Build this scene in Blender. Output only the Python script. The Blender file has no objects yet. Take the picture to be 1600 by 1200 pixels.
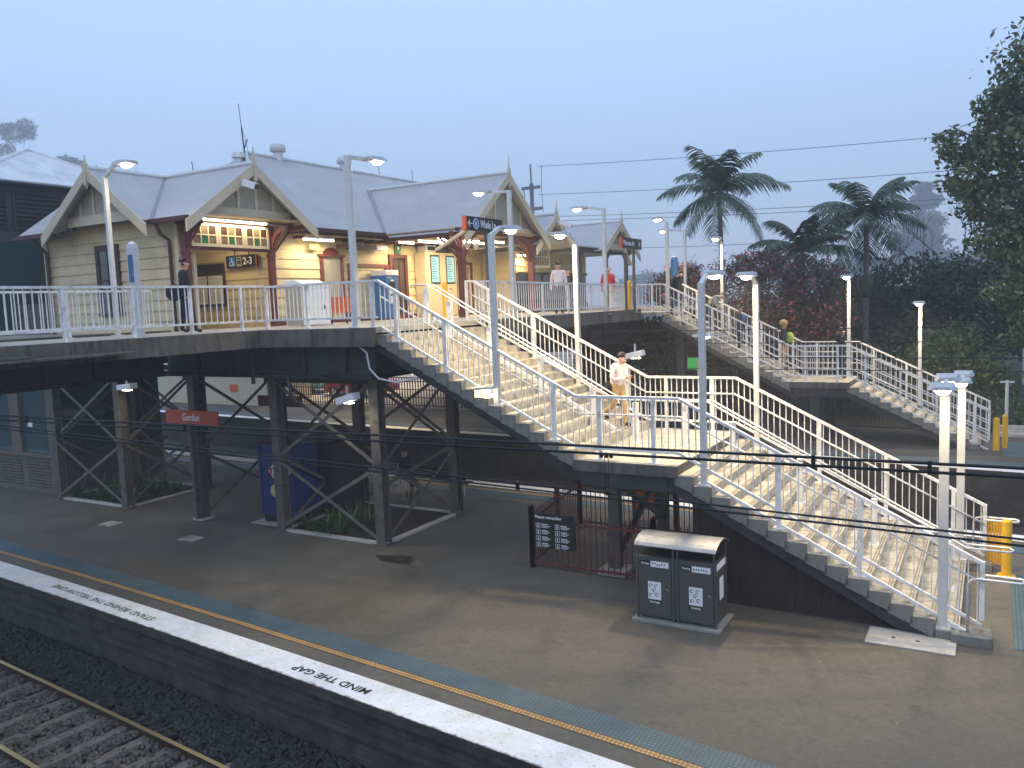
import bpy, math, random
import numpy as np
from mathutils import Vector, Matrix
random.seed(7); rng = np.random.default_rng(7)
S = bpy.context.scene
COL = S.collection
R = math.radians
P = -5.12          # island platform level (bridge deck is 0)
P4 = -4.65         # far platform level
LAND = -2.634
# ------------------------------------------------------------------ camera
def make_camera():
    f, p, r, y, cz = 1290, .0985, -.0389, -.530, .427
    fwd = Vector((math.sin(y)*math.cos(p), math.cos(y)*math.cos(p), -math.sin(p)))
    right = Vector((math.cos(y), -math.sin(y), 0)); up = right.cross(fwd)
    rr = math.cos(r)*right + math.sin(r)*up; uu = -math.sin(r)*right + math.cos(r)*up
    cd = bpy.data.cameras.new('camera'); co = bpy.data.objects.new('camera', cd); COL.objects.link(co)
    m = Matrix((rr, uu, -fwd)).transposed().to_4x4(); m.translation = Vector((0, 0, cz)); co.matrix_world = m
    cd.sensor_width = 36; cd.lens = 36*f/1600; cd.clip_start = .1; cd.clip_end = 2000
    S.camera = co
make_camera()
# ------------------------------------------------------------------ materials
def nt(name):
    m = bpy.data.materials.new(name); m.use_nodes = True
    t = m.node_tree; b = t.nodes['Principled BSDF']; return m, t, b
def N(t, kind, **k):
    n = t.nodes.new(kind)
    for a, v in k.items():
        if a in n.inputs: n.inputs[a].default_value = v
        else: setattr(n, a, v)
    return n
def noise(t, scale, detail=4, vec=None, rough=.6):
    n = N(t, 'ShaderNodeTexNoise'); n.inputs['Scale'].default_value = scale; n.inputs['Detail'].default_value = detail; n.inputs['Roughness'].default_value = rough
    if vec is None:
        tc = N(t, 'ShaderNodeTexCoord'); vec = tc.outputs['Object']
    t.links.new(vec, n.inputs['Vector']); return n
def ramp(t, fac, stops):
    r = N(t, 'ShaderNodeValToRGB'); e = r.color_ramp.elements
    while len(e) < len(stops): e.new(.5)
    for i, (p, c) in enumerate(stops): e[i].position = p; e[i].color = (*c, 1)
    t.links.new(fac, r.inputs[0]); return r
def bump(t, b, h, dist=.01, strength=.6):
    n = N(t, 'ShaderNodeBump'); n.inputs['Strength'].default_value = strength; n.inputs['Distance'].default_value = dist
    t.links.new(h, n.inputs['Height']); t.links.new(n.outputs[0], b.inputs['Normal']); return n
def mix(t, a, b, fac, mode='MIX'):
    n = N(t, 'ShaderNodeMix', data_type='RGBA', blend_type=mode)
    for v, i in ((fac, 0), (a, 6), (b, 7)):
        if hasattr(v, 'is_linked'): t.links.new(v, n.inputs[i])
        elif isinstance(v, (int, float)): n.inputs[i].default_value = v
        else: n.inputs[i].default_value = (*v, 1)
    return n.outputs[2]
def M(name, col, rough=.6, metal=0, var=.18, scale=2.5, bmp=0, bscale=60, spec=.4, stain=None, sscale=1.2, stretch=None):
    m, t, b = nt(name)
    tc = N(t, 'ShaderNodeTexCoord'); vec = tc.outputs['Object']
    if stretch:
        mp = N(t, 'ShaderNodeMapping'); mp.inputs['Scale'].default_value = stretch; t.links.new(vec, mp.inputs[0]); svec = mp.outputs[0]
    else: svec = vec
    n = noise(t, scale, 5, vec)
    lo = [c*(1-var) for c in col]; hi = [min(1, c*(1+var)) for c in col]
    out = ramp(t, n.outputs['Fac'], [(.3, lo), (.7, hi)]).outputs[0]
    if stain:
        s = noise(t, sscale, 6, svec, .7)
        f = ramp(t, s.outputs['Fac'], [(.48, (0, 0, 0)), (.68, (1, 1, 1))])
        out = mix(t, out, stain, f.outputs[0])
    t.links.new(out, b.inputs['Base Color'])
    b.inputs['Roughness'].default_value = rough; b.inputs['Metallic'].default_value = metal; b.inputs['Specular IOR Level'].default_value = spec
    if bmp:
        h = noise(t, bscale, 3, vec); bump(t, b, h.outputs['Fac'], bmp)
    return m
def emit(name, col, strength):
    m, t, b = nt(name); b.inputs['Base Color'].default_value = (col[0]*.3, col[1]*.3, col[2]*.3, 1)
    b.inputs['Emission Color'].default_value = (*col, 1); b.inputs['Emission Strength'].default_value = strength; return m
mt = {}
mt['white'] = M('white_rail_paint', (.72, .72, .71), .45, 0, .08, 6, stain=(.45, .42, .36), sscale=4)
mt['galv'] = M('galvanised_steel', (.62, .62, .6), .4, .3, .1, 8)
mt['lamphead'] = M('grey_luminaire', (.45, .47, .5), .45, .1, .1)
mt['concrete'] = M('stair_concrete', (.40, .37, .305), .9, 0, .25, 4, .004, 60, stain=(.17, .155, .125), sscale=3.4)
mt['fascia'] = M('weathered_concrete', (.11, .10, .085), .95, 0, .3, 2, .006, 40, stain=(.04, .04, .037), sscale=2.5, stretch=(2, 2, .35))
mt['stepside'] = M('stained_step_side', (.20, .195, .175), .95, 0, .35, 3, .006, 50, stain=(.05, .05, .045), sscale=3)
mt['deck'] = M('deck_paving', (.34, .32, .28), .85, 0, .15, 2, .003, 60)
mt['steel'] = M('dark_painted_steel', (.034, .037, .045), .48, .2, .35, 2, .002, 50, stain=(.05, .045, .04), sscale=1.6, stretch=(1, 1, .4))
mt['post'] = M('grey_trestle_steel', (.115, .105, .088), .65, .15, .3, 3, .002, 60, stain=(.03, .03, .03), sscale=3)
mt['brace'] = M('grey_brace_steel', (.12, .112, .096), .6, .15, .25, 4)
mt['maroon'] = M('maroon_paint', (.12, .028, .02), .5, 0, .2, 5)
mt['redtrim'] = M('oxide_red_trim', (.115, .026, .022), .5, 0, .15, 4)
mt['brown'] = M('brown_frame', (.055, .028, .022), .55, 0, .2, 4)
mt['cream'] = M('cream_weatherboard', (.60, .50, .29), .6, 0, .07, 3, stain=(.48, .40, .25), sscale=2)
mt['creamtrim'] = M('pale_cream_trim', (.55, .48, .34), .55, 0, .07, 4)
mt['gable'] = M('roughcast_gable', (.36, .33, .26), .9, 0, .12, 8, .006, 120)
mt['soffit'] = M('eave_lining', (.5, .36, .2), .7, 0, .1)
mt['glass'] = M('dark_window_glass', (.03, .04, .045), .08, 0, .2, 2, spec=.8)
mt['greenglass'] = M('green_leadlight', (.03, .13, .05), .15, 0, .2, 2)
mt['amberglass'] = M('plain_leadlight', (.16, .13, .08), .15, 0, .3, 2)
mt['darkglass'] = M('ruby_leadlight', (.06, .03, .02), .15, 0, .3, 2)
mt['black'] = M('black_panel', (.012, .012, .014), .45, 0, .2)
mt['paper'] = M('notice_paper', (.6, .62, .62), .7, 0, .06, 12)
mt['signorange'] = M('orange_sign', (.62, .11, .03), .5, 0, .06)
mt['gordon'] = M('station_orange', (.48, .085, .035), .5, 0, .05)
mt['signblue'] = M('sign_blue', (.03, .16, .5), .5, 0, .05)
mt['ticketblue'] = M('ticket_blue', (.03, .14, .36), .45, 0, .1)
mt['navy'] = M('vending_navy', (.010, .026, .12), .35, 0, .15)
mt['yellow'] = M('safety_yellow', (.75, .42, .02), .45, 0, .1, 4)
mt['bin'] = M('grey_bin_steel', (.085, .085, .08), .45, .35, .12, 3)
mt['steelhood'] = M('brushed_stainless', (.30, .305, .31), .45, .7, .1, 6)
mt['label'] = M('white_label', (.72, .73, .74), .5, 0, .04)
mt['skin'] = M('skin', (.50, .28, .19), .55, 0, .08, 12)
mt['hair'] = M('dark_hair', (.03, .02, .014), .6, 0, .3, 20)
mt['greyhair'] = M('grey_hair', (.22, .2, .18), .7, 0, .3, 20)
mt['pinkshirt'] = M('pale_pink_shirt', (.74, .61, .60), .8, 0, .06, 5, .004, 14)
mt['khaki'] = M('khaki_trousers', (.42, .27, .12), .85, 0, .1, 5, .004, 14)
mt['darkcloth'] = M('dark_cloth', (.014, .015, .02), .9, 0, .3, 6, .004, 14)
mt['redcloth'] = M('red_jumper', (.34, .02, .025), .85, 0, .12, 6, .004, 14)
mt['hivis'] = M('lime_vest', (.30, .42, .06), .7, 0, .1, 6)
mt['checked'] = None
mt['shoe'] = M('dark_shoe', (.02, .014, .01), .4)
mt['bark'] = M('bark', (.09, .075, .06), .95, 0, .3, 6, .01, 20)
mt['palmtrunk'] = M('palm_trunk', (.15, .13, .11), .95, 0, .3, 8, .01, 20)
mt['soil'] = M('brown_mulch', (.035, .022, .016), 1, 0, .5, 12, .03, 40)
mt['wire'] = M('black_cable', (.012, .012, .013), .5)
mt['cable'] = M('grey_conduit', (.5, .5, .52), .4)
mt['orangeboard'] = M('orange_board', (.6, .12, .025), .6)
def leafmat(name, a, b, trans=.15):
    m, t, bs = nt(name)
    n = noise(t, 1.3, 3); n2 = noise(t, 9, 2)
    c1 = ramp(t, n.outputs['Fac'], [(.35, a), (.65, b)]).outputs[0]
    c = mix(t, c1, tuple(x*1.7 for x in b), ramp(t, n2.outputs['Fac'], [(.55, (0, 0, 0)), (.8, (1, 1, 1))]).outputs[0])
    t.links.new(c, bs.inputs['Base Color']); bs.inputs['Roughness'].default_value = .55
    return m
mt['leaf'] = leafmat('leaf_green', (.065, .095, .03), (.115, .15, .048))
mt['leafdark'] = leafmat('leaf_dark', (.024, .042, .022), (.05, .075, .036))
mt['leafgum'] = leafmat('leaf_gum', (.06, .085, .06), (.10, .125, .085))
mt['leafred'] = leafmat('leaf_bronze', (.04, .034, .02), (.085, .04, .034))
mt['leafhedge'] = leafmat('leaf_hedge', (.025, .06, .02), (.05, .1, .03))
mt['palmleaf'] = leafmat('palm_leaf', (.03, .06, .03), (.06, .1, .045))
mt['strap'] = leafmat('strap_leaf', (.035, .07, .02), (.07, .12, .035))
mt['flower'] = M('pink_flower', (.42, .10, .11), .6, 0, .3, 20)
# asphalt with darker damp patches
def asphalt(name, base, dark):
    m, t, b = nt(name); tc = N(t, 'ShaderNodeTexCoord'); v = tc.outputs['Object']
    big = noise(t, .35, 6, v, .62); fine = noise(t, 38, 2, v); grit = noise(t, 11, 4, v, .75); mid = noise(t, 1.6, 6, v, .7)
    c = ramp(t, big.outputs['Fac'], [(.36, dark), (.62, base)]).outputs[0]
    c = mix(t, c, tuple(x*.62 for x in dark), ramp(t, mid.outputs['Fac'], [(.58, (0, 0, 0)), (.76, (.8, .8, .8))]).outputs[0])
    c = mix(t, c, tuple(min(1, x*1.9) for x in base), ramp(t, fine.outputs['Fac'], [(.6, (0, 0, 0)), (.8, (.45, .45, .45))]).outputs[0])
    c = mix(t, c, tuple(x*.55 for x in dark), ramp(t, grit.outputs['Fac'], [(.5, (0, 0, 0)), (.75, (.45, .45, .45))]).outputs[0]); c = mix(t, c, tuple(min(1, x*1.5) for x in base), ramp(t, grit.outputs['Fac'], [(.25, (.4, .4, .4)), (.45, (0, 0, 0))]).outputs[0])
    vo = N(t, 'ShaderNodeTexVoronoi', feature='F1'); vo.inputs['Scale'].default_value = 1.7; t.links.new(v, vo.inputs['Vector'])
    spot = ramp(t, vo.outputs['Distance'], [(.012, (1, 1, 1)), (.02, (0, 0, 0))])
    c = mix(t, c, (.4, .39, .36), spot.outputs[0])
    t.links.new(c, b.inputs['Base Color'])
    t.links.new(ramp(t, big.outputs['Fac'], [(.35, (.55, .55, .55)), (.6, (.85, .85, .85))]).outputs[0], b.inputs['Roughness'])
    bump(t, b, fine.outputs['Fac'], .006); return m
mt['asphalt'] = asphalt('platform_asphalt', (.118, .104, .078), (.070, .062, .047))
mt['asphalt4'] = asphalt('far_platform_asphalt', (.085, .078, .066), (.055, .05, .043))
mt['carpark'] = M('car_park_concrete', (.36, .31, .25), .9, 0, .15, .7, .003, 30)
mt['puddle'] = M('damp_patch', (.022, .02, .017), .35, 0, .2, 6)
# worn white edge paint
def edgepaint():
    m, t, b = nt('worn_white_edge_paint'); v = N(t, 'ShaderNodeUVMap').outputs[0]
    a = noise(t, 2.2, 6, v, .7); s = noise(t, 14, 4, v, .7)
    c = ramp(t, a.outputs['Fac'], [(.35, (.70, .66, .58)), (.6, (.83, .82, .8))]).outputs[0]
    c = mix(t, c, (.16, .14, .12), ramp(t, s.outputs['Fac'], [(.58, (0, 0, 0)), (.72, (.8, .8, .8))]).outputs[0])
    sx = N(t, 'ShaderNodeSeparateXYZ'); t.links.new(v, sx.inputs[0])
    e = noise(t, 5, 5, v, .75); ad = N(t, 'ShaderNodeMath', operation='MULTIPLY_ADD'); ad.inputs[1].default_value = .22; t.links.new(e.outputs['Fac'], ad.inputs[0]); t.links.new(sx.outputs[1], ad.inputs[2])
    c = mix(t, (.09, .08, .07), c, ramp(t, ad.outputs[0], [(.105, (0, 0, 0)), (.15, (1, 1, 1))]).outputs[0])
    t.links.new(c, b.inputs['Base Color']); b.inputs['Roughness'].default_value = .7; return m
mt['edge'] = edgepaint()
# raised-dot tactile paving, laid out along its own strip (UV in metres)
def tactile(name, col, dotcol, pitch):
    m, t, b = nt(name); v = N(t, 'ShaderNodeUVMap').outputs[0]
    sc = N(t, 'ShaderNodeVectorMath', operation='SCALE'); sc.inputs['Scale'].default_value = 1/pitch; t.links.new(v, sc.inputs[0])
    fr = N(t, 'ShaderNodeVectorMath', operation='FRACTION'); t.links.new(sc.outputs[0], fr.inputs[0])
    su = N(t, 'ShaderNodeVectorMath', operation='SUBTRACT'); su.inputs[1].default_value = (.5, .5, 0); t.links.new(fr.outputs[0], su.inputs[0])
    ln = N(t, 'ShaderNodeVectorMath', operation='LENGTH'); t.links.new(su.outputs[0], ln.inputs[0])
    d = ramp(t, ln.outputs['Value'], [(.24, (1, 1, 1)), (.36, (0, 0, 0))])
    n = noise(t, 1.5, 5, v, .7)
    c = mix(t, mix(t, col, dotcol, d.outputs[0]), tuple(x*.5 for x in col), ramp(t, n.outputs['Fac'], [(.45, (0, 0, 0)), (.7, (.6, .6, .6))]).outputs[0])
    t.links.new(c, b.inputs['Base Color']); b.inputs['Roughness'].default_value = .55
    bump(t, b, d.outputs[0], .008, 1); return m
mt['tacblue'] = tactile('blue_grey_tactile', (.042, .085, .10), (.10, .165, .185), .06)
mt['tacyellow'] = tactile('amber_tactile', (.30, .16, .05), (.72, .42, .14), .06)
# corrugated roof
def corrugated():
    m, t, b = nt('corrugated_zinc_roof'); v = N(t, 'ShaderNodeUVMap').outputs[0]
    w = N(t, 'ShaderNodeTexWave', wave_type='BANDS', bands_direction='X'); w.inputs['Scale'].default_value = 4.2; t.links.new(v, w.inputs['Vector'])
    n = noise(t, .9, 6, v, .7); n2 = noise(t, 6, 3, v)
    c = ramp(t, n.outputs['Fac'], [(.35, (.42, .42, .405)), (.65, (.52, .515, .50))]).outputs[0]
    c = mix(t, c, (.36, .35, .325), ramp(t, n2.outputs['Fac'], [(.6, (0, 0, 0)), (.8, (.5, .5, .5))]).outputs[0])
    c = mix(t, c, (.40, .40, .39), ramp(t, w.outputs['Fac'], [(.0, (.45, .45, .45)), (.35, (0, 0, 0))]).outputs[0])
    t.links.new(c, b.inputs['Base Color']); b.inputs['Roughness'].default_value = .55; b.inputs['Metallic'].default_value = .15
    bump(t, b, w.outputs['Fac'], .02, .7); return m
mt['roof'] = corrugated()
def brick(name, a, b2, mortar, w=.23, h=.086):
    m, t, b = nt(name); v = N(t, 'ShaderNodeUVMap').outputs[0]
    br = N(t, 'ShaderNodeTexBrick'); br.inputs['Scale'].default_value = 1; br.inputs['Brick Width'].default_value = w; br.inputs['Row Height'].default_value = h; br.inputs['Mortar Size'].default_value = .006
    br.inputs['Color1'].default_value = (*a, 1); br.inputs['Color2'].default_value = (*b2, 1); br.inputs['Mortar'].default_value = (*mortar, 1)
    t.links.new(v, br.inputs['Vector']); n = noise(t, 1.5, 6, v, .7)
    c = mix(t, br.outputs['Color'], (.012, .011, .01), ramp(t, n.outputs['Fac'], [(.35, (0, 0, 0)), (.65, (.85, .85, .85))]).outputs[0])
    n2 = noise(t, 4, 5, v, .7); c = mix(t, c, (.16, .15, .13), ramp(t, n2.outputs['Fac'], [(.66, (0, 0, 0)), (.76, (.5, .5, .5))]).outputs[0])
    t.links.new(c, b.inputs['Base Color']); b.inputs['Roughness'].default_value = .95; bump(t, b, br.outputs['Fac'], -.01); return m
mt['brick'] = brick('sooty_brick', (.085, .07, .058), (.055, .048, .042), (.035, .032, .03))
mt['brick2'] = brick('dark_brick', (.07, .06, .052), (.055, .045, .04), (.035, .032, .03))
mt['gutter'] = M('dark_maroon_gutter', (.06, .018, .015), .5, 0, .2)
mt['totemblue'] = M('totem_blue', (.03, .11, .25), .5, 0, .1)
mt['darkstone'] = M('oily_ballast_stone', (.026, .025, .025), .85, 0, .6, 5)
mt['faded'] = M('faded_black_paint', (.17, .155, .135), .7, 0, .3, 20)
mt['paleline'] = M('haze_faded_line', (.16, .18, .2), .7)  # grey lightened so the fading through haze is in the colour
mt['ballast'] = M('dark_ballast', (.05, .043, .037), .95, 0, .5, 9, .03, 22)
mt['stone'] = M('ballast_stone', (.085, .072, .06), .9, 0, .6, 5)
mt['sleeper'] = M('concrete_sleeper', (.13, .115, .095), .95, 0, .3, 5, .01, 40)
mt['railside'] = M('rusty_rail', (.05, .03, .02), .8, .3, .3, 6)
mt['railtop'] = M('rail_painted_glint', (1, .72, .33), .4, 1, .06, 3)  # gold base colour paints in warm lamplight reflected on the steel
mt['earth'] = M('dark_earth', (.03, .033, .022), 1, 0, .4, .4, .05, 6)
def checked():
    m, t, b = nt('checked_cloth'); tc = N(t, 'ShaderNodeTexCoord')
    ck = N(t, 'ShaderNodeTexBrick'); ck.inputs['Scale'].default_value = 9; ck.inputs['Mortar Size'].default_value = .05; ck.offset = 0
    ck.inputs['Color1'].default_value = (.6, .58, .5, 1); ck.inputs['Color2'].default_value = (.45, .42, .36, 1); ck.inputs['Mortar'].default_value = (.02, .02, .025, 1)
    t.links.new(tc.outputs['Generated'], ck.inputs['Vector']); t.links.new(ck.outputs['Color'], b.inputs['Base Color']); b.inputs['Roughness'].default_value = .9; return m
mt['checked'] = checked()
mt['tube'] = emit('fluorescent_tube', (1, .86, .6), 9)
mt['lens'] = emit('lit_lamp_lens', (1, .92, .74), 30)
mt['screen'] = emit('departure_screen', (.42, .78, .82), .62)
mt['exit'] = emit('exit_light', (.75, .75, .2), .8)
mt['greenlit'] = emit('green_lit_sign', (.1, .7, .15), .3)
mt['whitelit'] = emit('lit_window_panel', (1, .86, .6), 1.5)
# ------------------------------------------------------------------ objects
def org(o):
    v = Vector((0, 0, 0))
    while o is not None: v += o.location; o = o.parent
    return v
def tag(o, label=None, cat=None, group=None, kind=None):
    if label: o['label'] = label
    if cat: o['category'] = cat
    if group: o['group'] = group
    if kind: o['kind'] = kind
    return o
def thing(name, label, cat, loc=(0, 0, 0), group=None):
    o = bpy.data.objects.new(name, None); COL.objects.link(o); o.location = loc; o.empty_display_size = .2
    return tag(o, label, cat, group)
class MB:
    def __init__(s): s.v = []; s.f = []; s.mi = []; s.uv = {}; s.cur = 0
    def add(s, vs, fs):
        n = len(s.v); s.v += [tuple(v) for v in vs]
        for f in fs: s.f.append(tuple(i+n for i in f)); s.mi.append(s.cur)
        return s
    def quad(s, *p, uv=None):
        s.add(p, [tuple(range(len(p)))])
        if uv: s.uv[len(s.f)-1] = uv
        return s
    def box(s, x0, x1, y0, y1, z0, z1):
        x0, x1 = min(x0, x1), max(x0, x1); y0, y1 = min(y0, y1), max(y0, y1); z0, z1 = min(z0, z1), max(z0, z1)
        return s.add([(x0,y0,z0),(x1,y0,z0),(x1,y1,z0),(x0,y1,z0),(x0,y0,z1),(x1,y0,z1),(x1,y1,z1),(x0,y1,z1)],
                     [(0,3,2,1),(4,5,6,7),(0,1,5,4),(1,2,6,5),(2,3,7,6),(3,0,4,7)])
    def beam(s, a, b, w, h, side=None):
        a, b = Vector(a), Vector(b); d = (b-a).normalized()
        if side is None: side = d.cross(Vector((0, 0, 1))) if abs(d.z) < .97 else Vector((0, 1, 0))
        side = Vector(side); side = (side - d*side.dot(d)).normalized(); up = side.cross(d)
        q = [sx*side*w/2 + sy*up*h/2 for sx, sy in ((-1,-1),(1,-1),(1,1),(-1,1))]
        return s.add([a+k for k in q]+[b+k for k in q], [(3,2,1,0),(4,5,6,7),(0,1,5,4),(1,2,6,5),(2,3,7,6),(3,0,4,7)])
    def tube(s, pts, r, n=8, cap=True):
        pts = [Vector(p) for p in pts]; rs = r if isinstance(r, (list, tuple)) else [r]*len(pts)
        vs = []; ref = None
        for i, p in enumerate(pts):
            d = (pts[min(i+1, len(pts)-1)] - pts[max(i-1, 0)]).normalized()
            if ref is None: ref = d.orthogonal().normalized()
            ref = (ref - d*ref.dot(d)).normalized(); o = d.cross(ref)
            for k in range(n):
                a = 2*math.pi*k/n; vs.append(p + rs[i]*(math.cos(a)*ref + math.sin(a)*o))
        fs = []
        for i in range(len(pts)-1):
            for k in range(n): fs.append((i*n+k, i*n+(k+1)%n, (i+1)*n+(k+1)%n, (i+1)*n+k))
        if cap: fs += [tuple(range(n-1, -1, -1)), tuple(range((len(pts)-1)*n, len(pts)*n))]
        return s.add(vs, fs)
    def prism(s, poly, ext):
        ext = Vector(ext); n = len(poly); a = [Vector(p) for p in poly]; b = [p+ext for p in a]
        return s.add(a+b, [tuple(range(n)), tuple(range(2*n-1, n-1, -1))] + [(i, i+n, (i+1)%n+n, (i+1)%n) for i in range(n)])
    def lathe(s, c, prof, n=12, axis='Z'):
        vs = []; c = Vector(c)
        for r, z in prof:
            for k in range(n):
                a = 2*math.pi*k/n; x, y = r*math.cos(a), r*math.sin(a)
                vs.append(c + (Vector((x, y, z)) if axis == 'Z' else Vector((x, z, y)) if axis == 'Y' else Vector((z, x, y))))
        fs = [(i*n+k, i*n+(k+1)%n, (i+1)*n+(k+1)%n, (i+1)*n+k) for i in range(len(prof)-1) for k in range(n)]
        return s.add(vs, fs)
    def ellipsoid(s, c, rx, ry, rz, n=10, m=6):
        c = Vector(c); prof = [(math.sin(math.pi*i/m), -math.cos(math.pi*i/m)) for i in range(m+1)]
        vs = [c + Vector((r*rx*math.cos(2*math.pi*k/n), r*ry*math.sin(2*math.pi*k/n), z*rz)) for r, z in prof for k in range(n)]
        return s.add(vs, [(i*n+k, i*n+(k+1)%n, (i+1)*n+(k+1)%n, (i+1)*n+k) for i in range(m) for k in range(n)])
    def slab(s, poly, th):
        # a roof sheet: polygon with UVs (u across the slope, v down it), thickened downwards
        a = [Vector(p) for p in poly]; n = (a[1]-a[0]).cross(a[2]-a[0]).normalized()
        if n.z < 0: a.reverse(); n = -n
        u = Vector((0, 0, 1)).cross(n)
        u = u.normalized() if u.length > 1e-4 else Vector((1, 0, 0)); v = n.cross(u)
        s.quad(*a, uv=[(p.dot(u), p.dot(v)) for p in a])
        b = [p - n*th for p in a]; s.quad(*reversed(b))
        for i in range(len(a)): j = (i+1) % len(a); s.quad(a[i], b[i], b[j], a[j])
        return s
    def build(s, name, mat, parent=None, smooth=False, bevel=0, label=None):
        o0 = org(parent) if parent else Vector((0, 0, 0))
        me = bpy.data.meshes.new(name); me.from_pydata([tuple(Vector(v)-o0) for v in s.v], [], s.f)
        for m in (mat if isinstance(mat, (list, tuple)) else [mat]): me.materials.append(mt[m] if isinstance(m, str) else m)
        me.polygons.foreach_set('material_index', s.mi)
        if s.uv:
            l = me.uv_layers.new(name='UVMap')
            for fi, uv in s.uv.items():
                for li, c in zip(me.polygons[fi].loop_indices, uv): l.data[li].uv = c
        if smooth: me.polygons.foreach_set('use_smooth', [True]*len(me.polygons))
        me.update()
        o = bpy.data.objects.new(name, me); COL.objects.link(o)
        if parent: o.parent = parent
        if bevel:
            b = o.modifiers.new('bevel', 'BEVEL'); b.width = bevel; b.segments = 2; b.limit_method = 'ANGLE'
        if label: o['label'] = label
        return o
def copy_tree(o, parent=None, loc=None):
    c = o.copy(); COL.objects.link(c); c.parent = parent
    if loc is not None: c.location = loc
    for ch in list(o.children): copy_tree(ch, c)
    return c
def text(s, mat, parent, loc, right, up, size, align='LEFT', depth=.002, name='lettering', bold=.0, xs=1.0):
    cu = bpy.data.curves.new('t', 'FONT'); cu.body = s; cu.size = size; cu.align_x = align; cu.extrude = depth; cu.offset = bold; cu.resolution_u = 2
    ob = bpy.data.objects.new('t', cu); COL.objects.link(ob)
    dg = bpy.context.evaluated_depsgraph_get(); dg.update()
    me = bpy.data.meshes.new_from_object(ob.evaluated_get(dg))
    bpy.data.objects.remove(ob); bpy.data.curves.remove(cu)
    right = Vector(right).normalized(); up = Vector(up); up = (up - right*up.dot(right)).normalized(); n = right.cross(up)
    base = Vector(loc) - (org(parent) if parent else Vector((0, 0, 0)))
    for v in me.vertices: v.co = base + right*v.co.x*xs + up*v.co.y + n*v.co.z
    me.materials.clear(); me.materials.append(mt[mat]); me.name = name
    o = bpy.data.objects.new(name, me); COL.objects.link(o)
    if parent: o.parent = parent
    return o
def structure(o): o['kind'] = 'structure'; return o
def light(name, kind, loc, energy, col, size=.3, parent=None, rot=(0, 0, 0), spread=None, sy=None):
    l = bpy.data.lights.new(name, kind); l.energy = energy; l.color = col
    if kind == 'AREA':
        l.shape = 'RECTANGLE' if sy else 'DISK'; l.size = size
        if sy: l.size_y = sy
        if spread: l.spread = spread
    else: l.shadow_soft_size = size
    o = bpy.data.objects.new(name, l); COL.objects.link(o)
    o.location = Vector(loc) - (org(parent) if parent else Vector((0, 0, 0))); o.rotation_euler = rot
    if parent: o.parent = parent
    return o
# ================================================================== ground, platforms, tracks
def ye(x): return 7.645 - .12*x - .0013*x*x            # near edge of the island platform
def yf(x): return 20.95 - .034*x                        # far edge of the island platform
def y4(x): return 25.65 - .066*x                        # edge of the far platform
XS = [-70, -55, -45] + [-40 + i*1.0 for i in range(56)]
def band(name, f0, f1, z, mat, n=1, kind='structure', xs=XS, th=0):
    mb = MB()
    for a, b in zip(xs, xs[1:]):
        q = [(a, f0(a), z), (b, f0(b), z), (b, f1(b), z), (a, f1(a), z)]
        mb.quad(*q, uv=[(a, 0), (b, 0), (b, f1(b)-f0(b)), (a, f1(a)-f0(a))])
    o = mb.build(name, mat)
    if kind: o['kind'] = kind
    return o
def wallband(name, f, z0, z1, mat, xs=XS, flip=False):
    mb = MB()
    for a, b in zip(xs, xs[1:]): mb.quad((a, f(a), z0), (b, f(b), z0), (b, f(b), z1), (a, f(a), z1), uv=[(a, z0), (b, z0), (b, z1), (a, z1)])
    return mb
mb = MB(); mb.quad((-600, -200, -6.75), (600, -200, -6.75), (600, 900, -6.75), (-600, 900, -6.75)); structure(mb.build('ground', 'earth'))
band('island_platform', ye, yf, P, 'asphalt')
# platform coping and faces
w = wallband('f', lambda x: ye(x)+.12, -6.6, P-.16, 'brick'); structure(w.build('platform_wall', 'brick'))
m_ = MB()
for a, b in zip(XS, XS[1:]):
    m_.quad((a, ye(a), P-.16), (b, ye(b), P-.16), (b, ye(b), P-.002), (a, ye(a), P-.002), uv=[(a, 0), (b, 0), (b, .16), (a, .16)])
    m_.quad((a, ye(a)+.12, P-.16), (b, ye(b)+.12, P-.16), (b, ye(b), P-.16), (a, ye(a), P-.16), uv=[(a, 0), (b, 0), (b, .16), (a, .16)])
    m_.quad((a, ye(a)+.05, P-.62), (b, ye(b)+.05, P-.62), (b, ye(b)+.05, P-.5), (a, ye(a)+.05, P-.5), uv=[(a, 0), (b, 0), (b, .1), (a, .1)])
    m_.quad((a, ye(a)+.05, P-.5), (b, ye(b)+.05, P-.5), (b, ye(b)+.13, P-.5), (a, ye(a)+.13, P-.5), uv=[(a, 0), (b, 0), (b, .1), (a, .1)])
structure(m_.build('platform_coping', 'brick'))
structure(wallband('f', yf, -6.6, P-.002, 'brick2').build('island_far_wall', 'brick2'))
band('white_edge_strip', lambda x: ye(x)+.002, lambda x: ye(x)+.60, P+.004, 'edge')
band('yellow_tactile_strip', lambda x: ye(x)+.92, lambda x: ye(x)+1.04, P+.008, 'tacyellow')
band('blue_tactile_strip', lambda x: ye(x)+1.05, lambda x: ye(x)+1.51, P+.008, 'tacblue')
band('far_edge_strip', lambda x: yf(x)-.55, lambda x: yf(x)-.002, P+.004, 'edge')
band('far_yellow_strip', lambda x: yf(x)-.92, lambda x: yf(x)-.8, P+.008, 'tacyellow')
band('far_tactile_strip', lambda x: yf(x)-1.45, lambda x: yf(x)-.93, P+.008, 'tacblue')
# track beds
def bed(name, f0, f1, z, mat='ballast'): return band(name, f0, f1, z, mat)
bed('near_track_bed', lambda x: ye(x)-7.5, lambda x: ye(x)+.12, -6.28)
bed('far_track_bed', lambda x: yf(x)-.01, lambda x: y4(x)+.01, -6.15)
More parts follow.
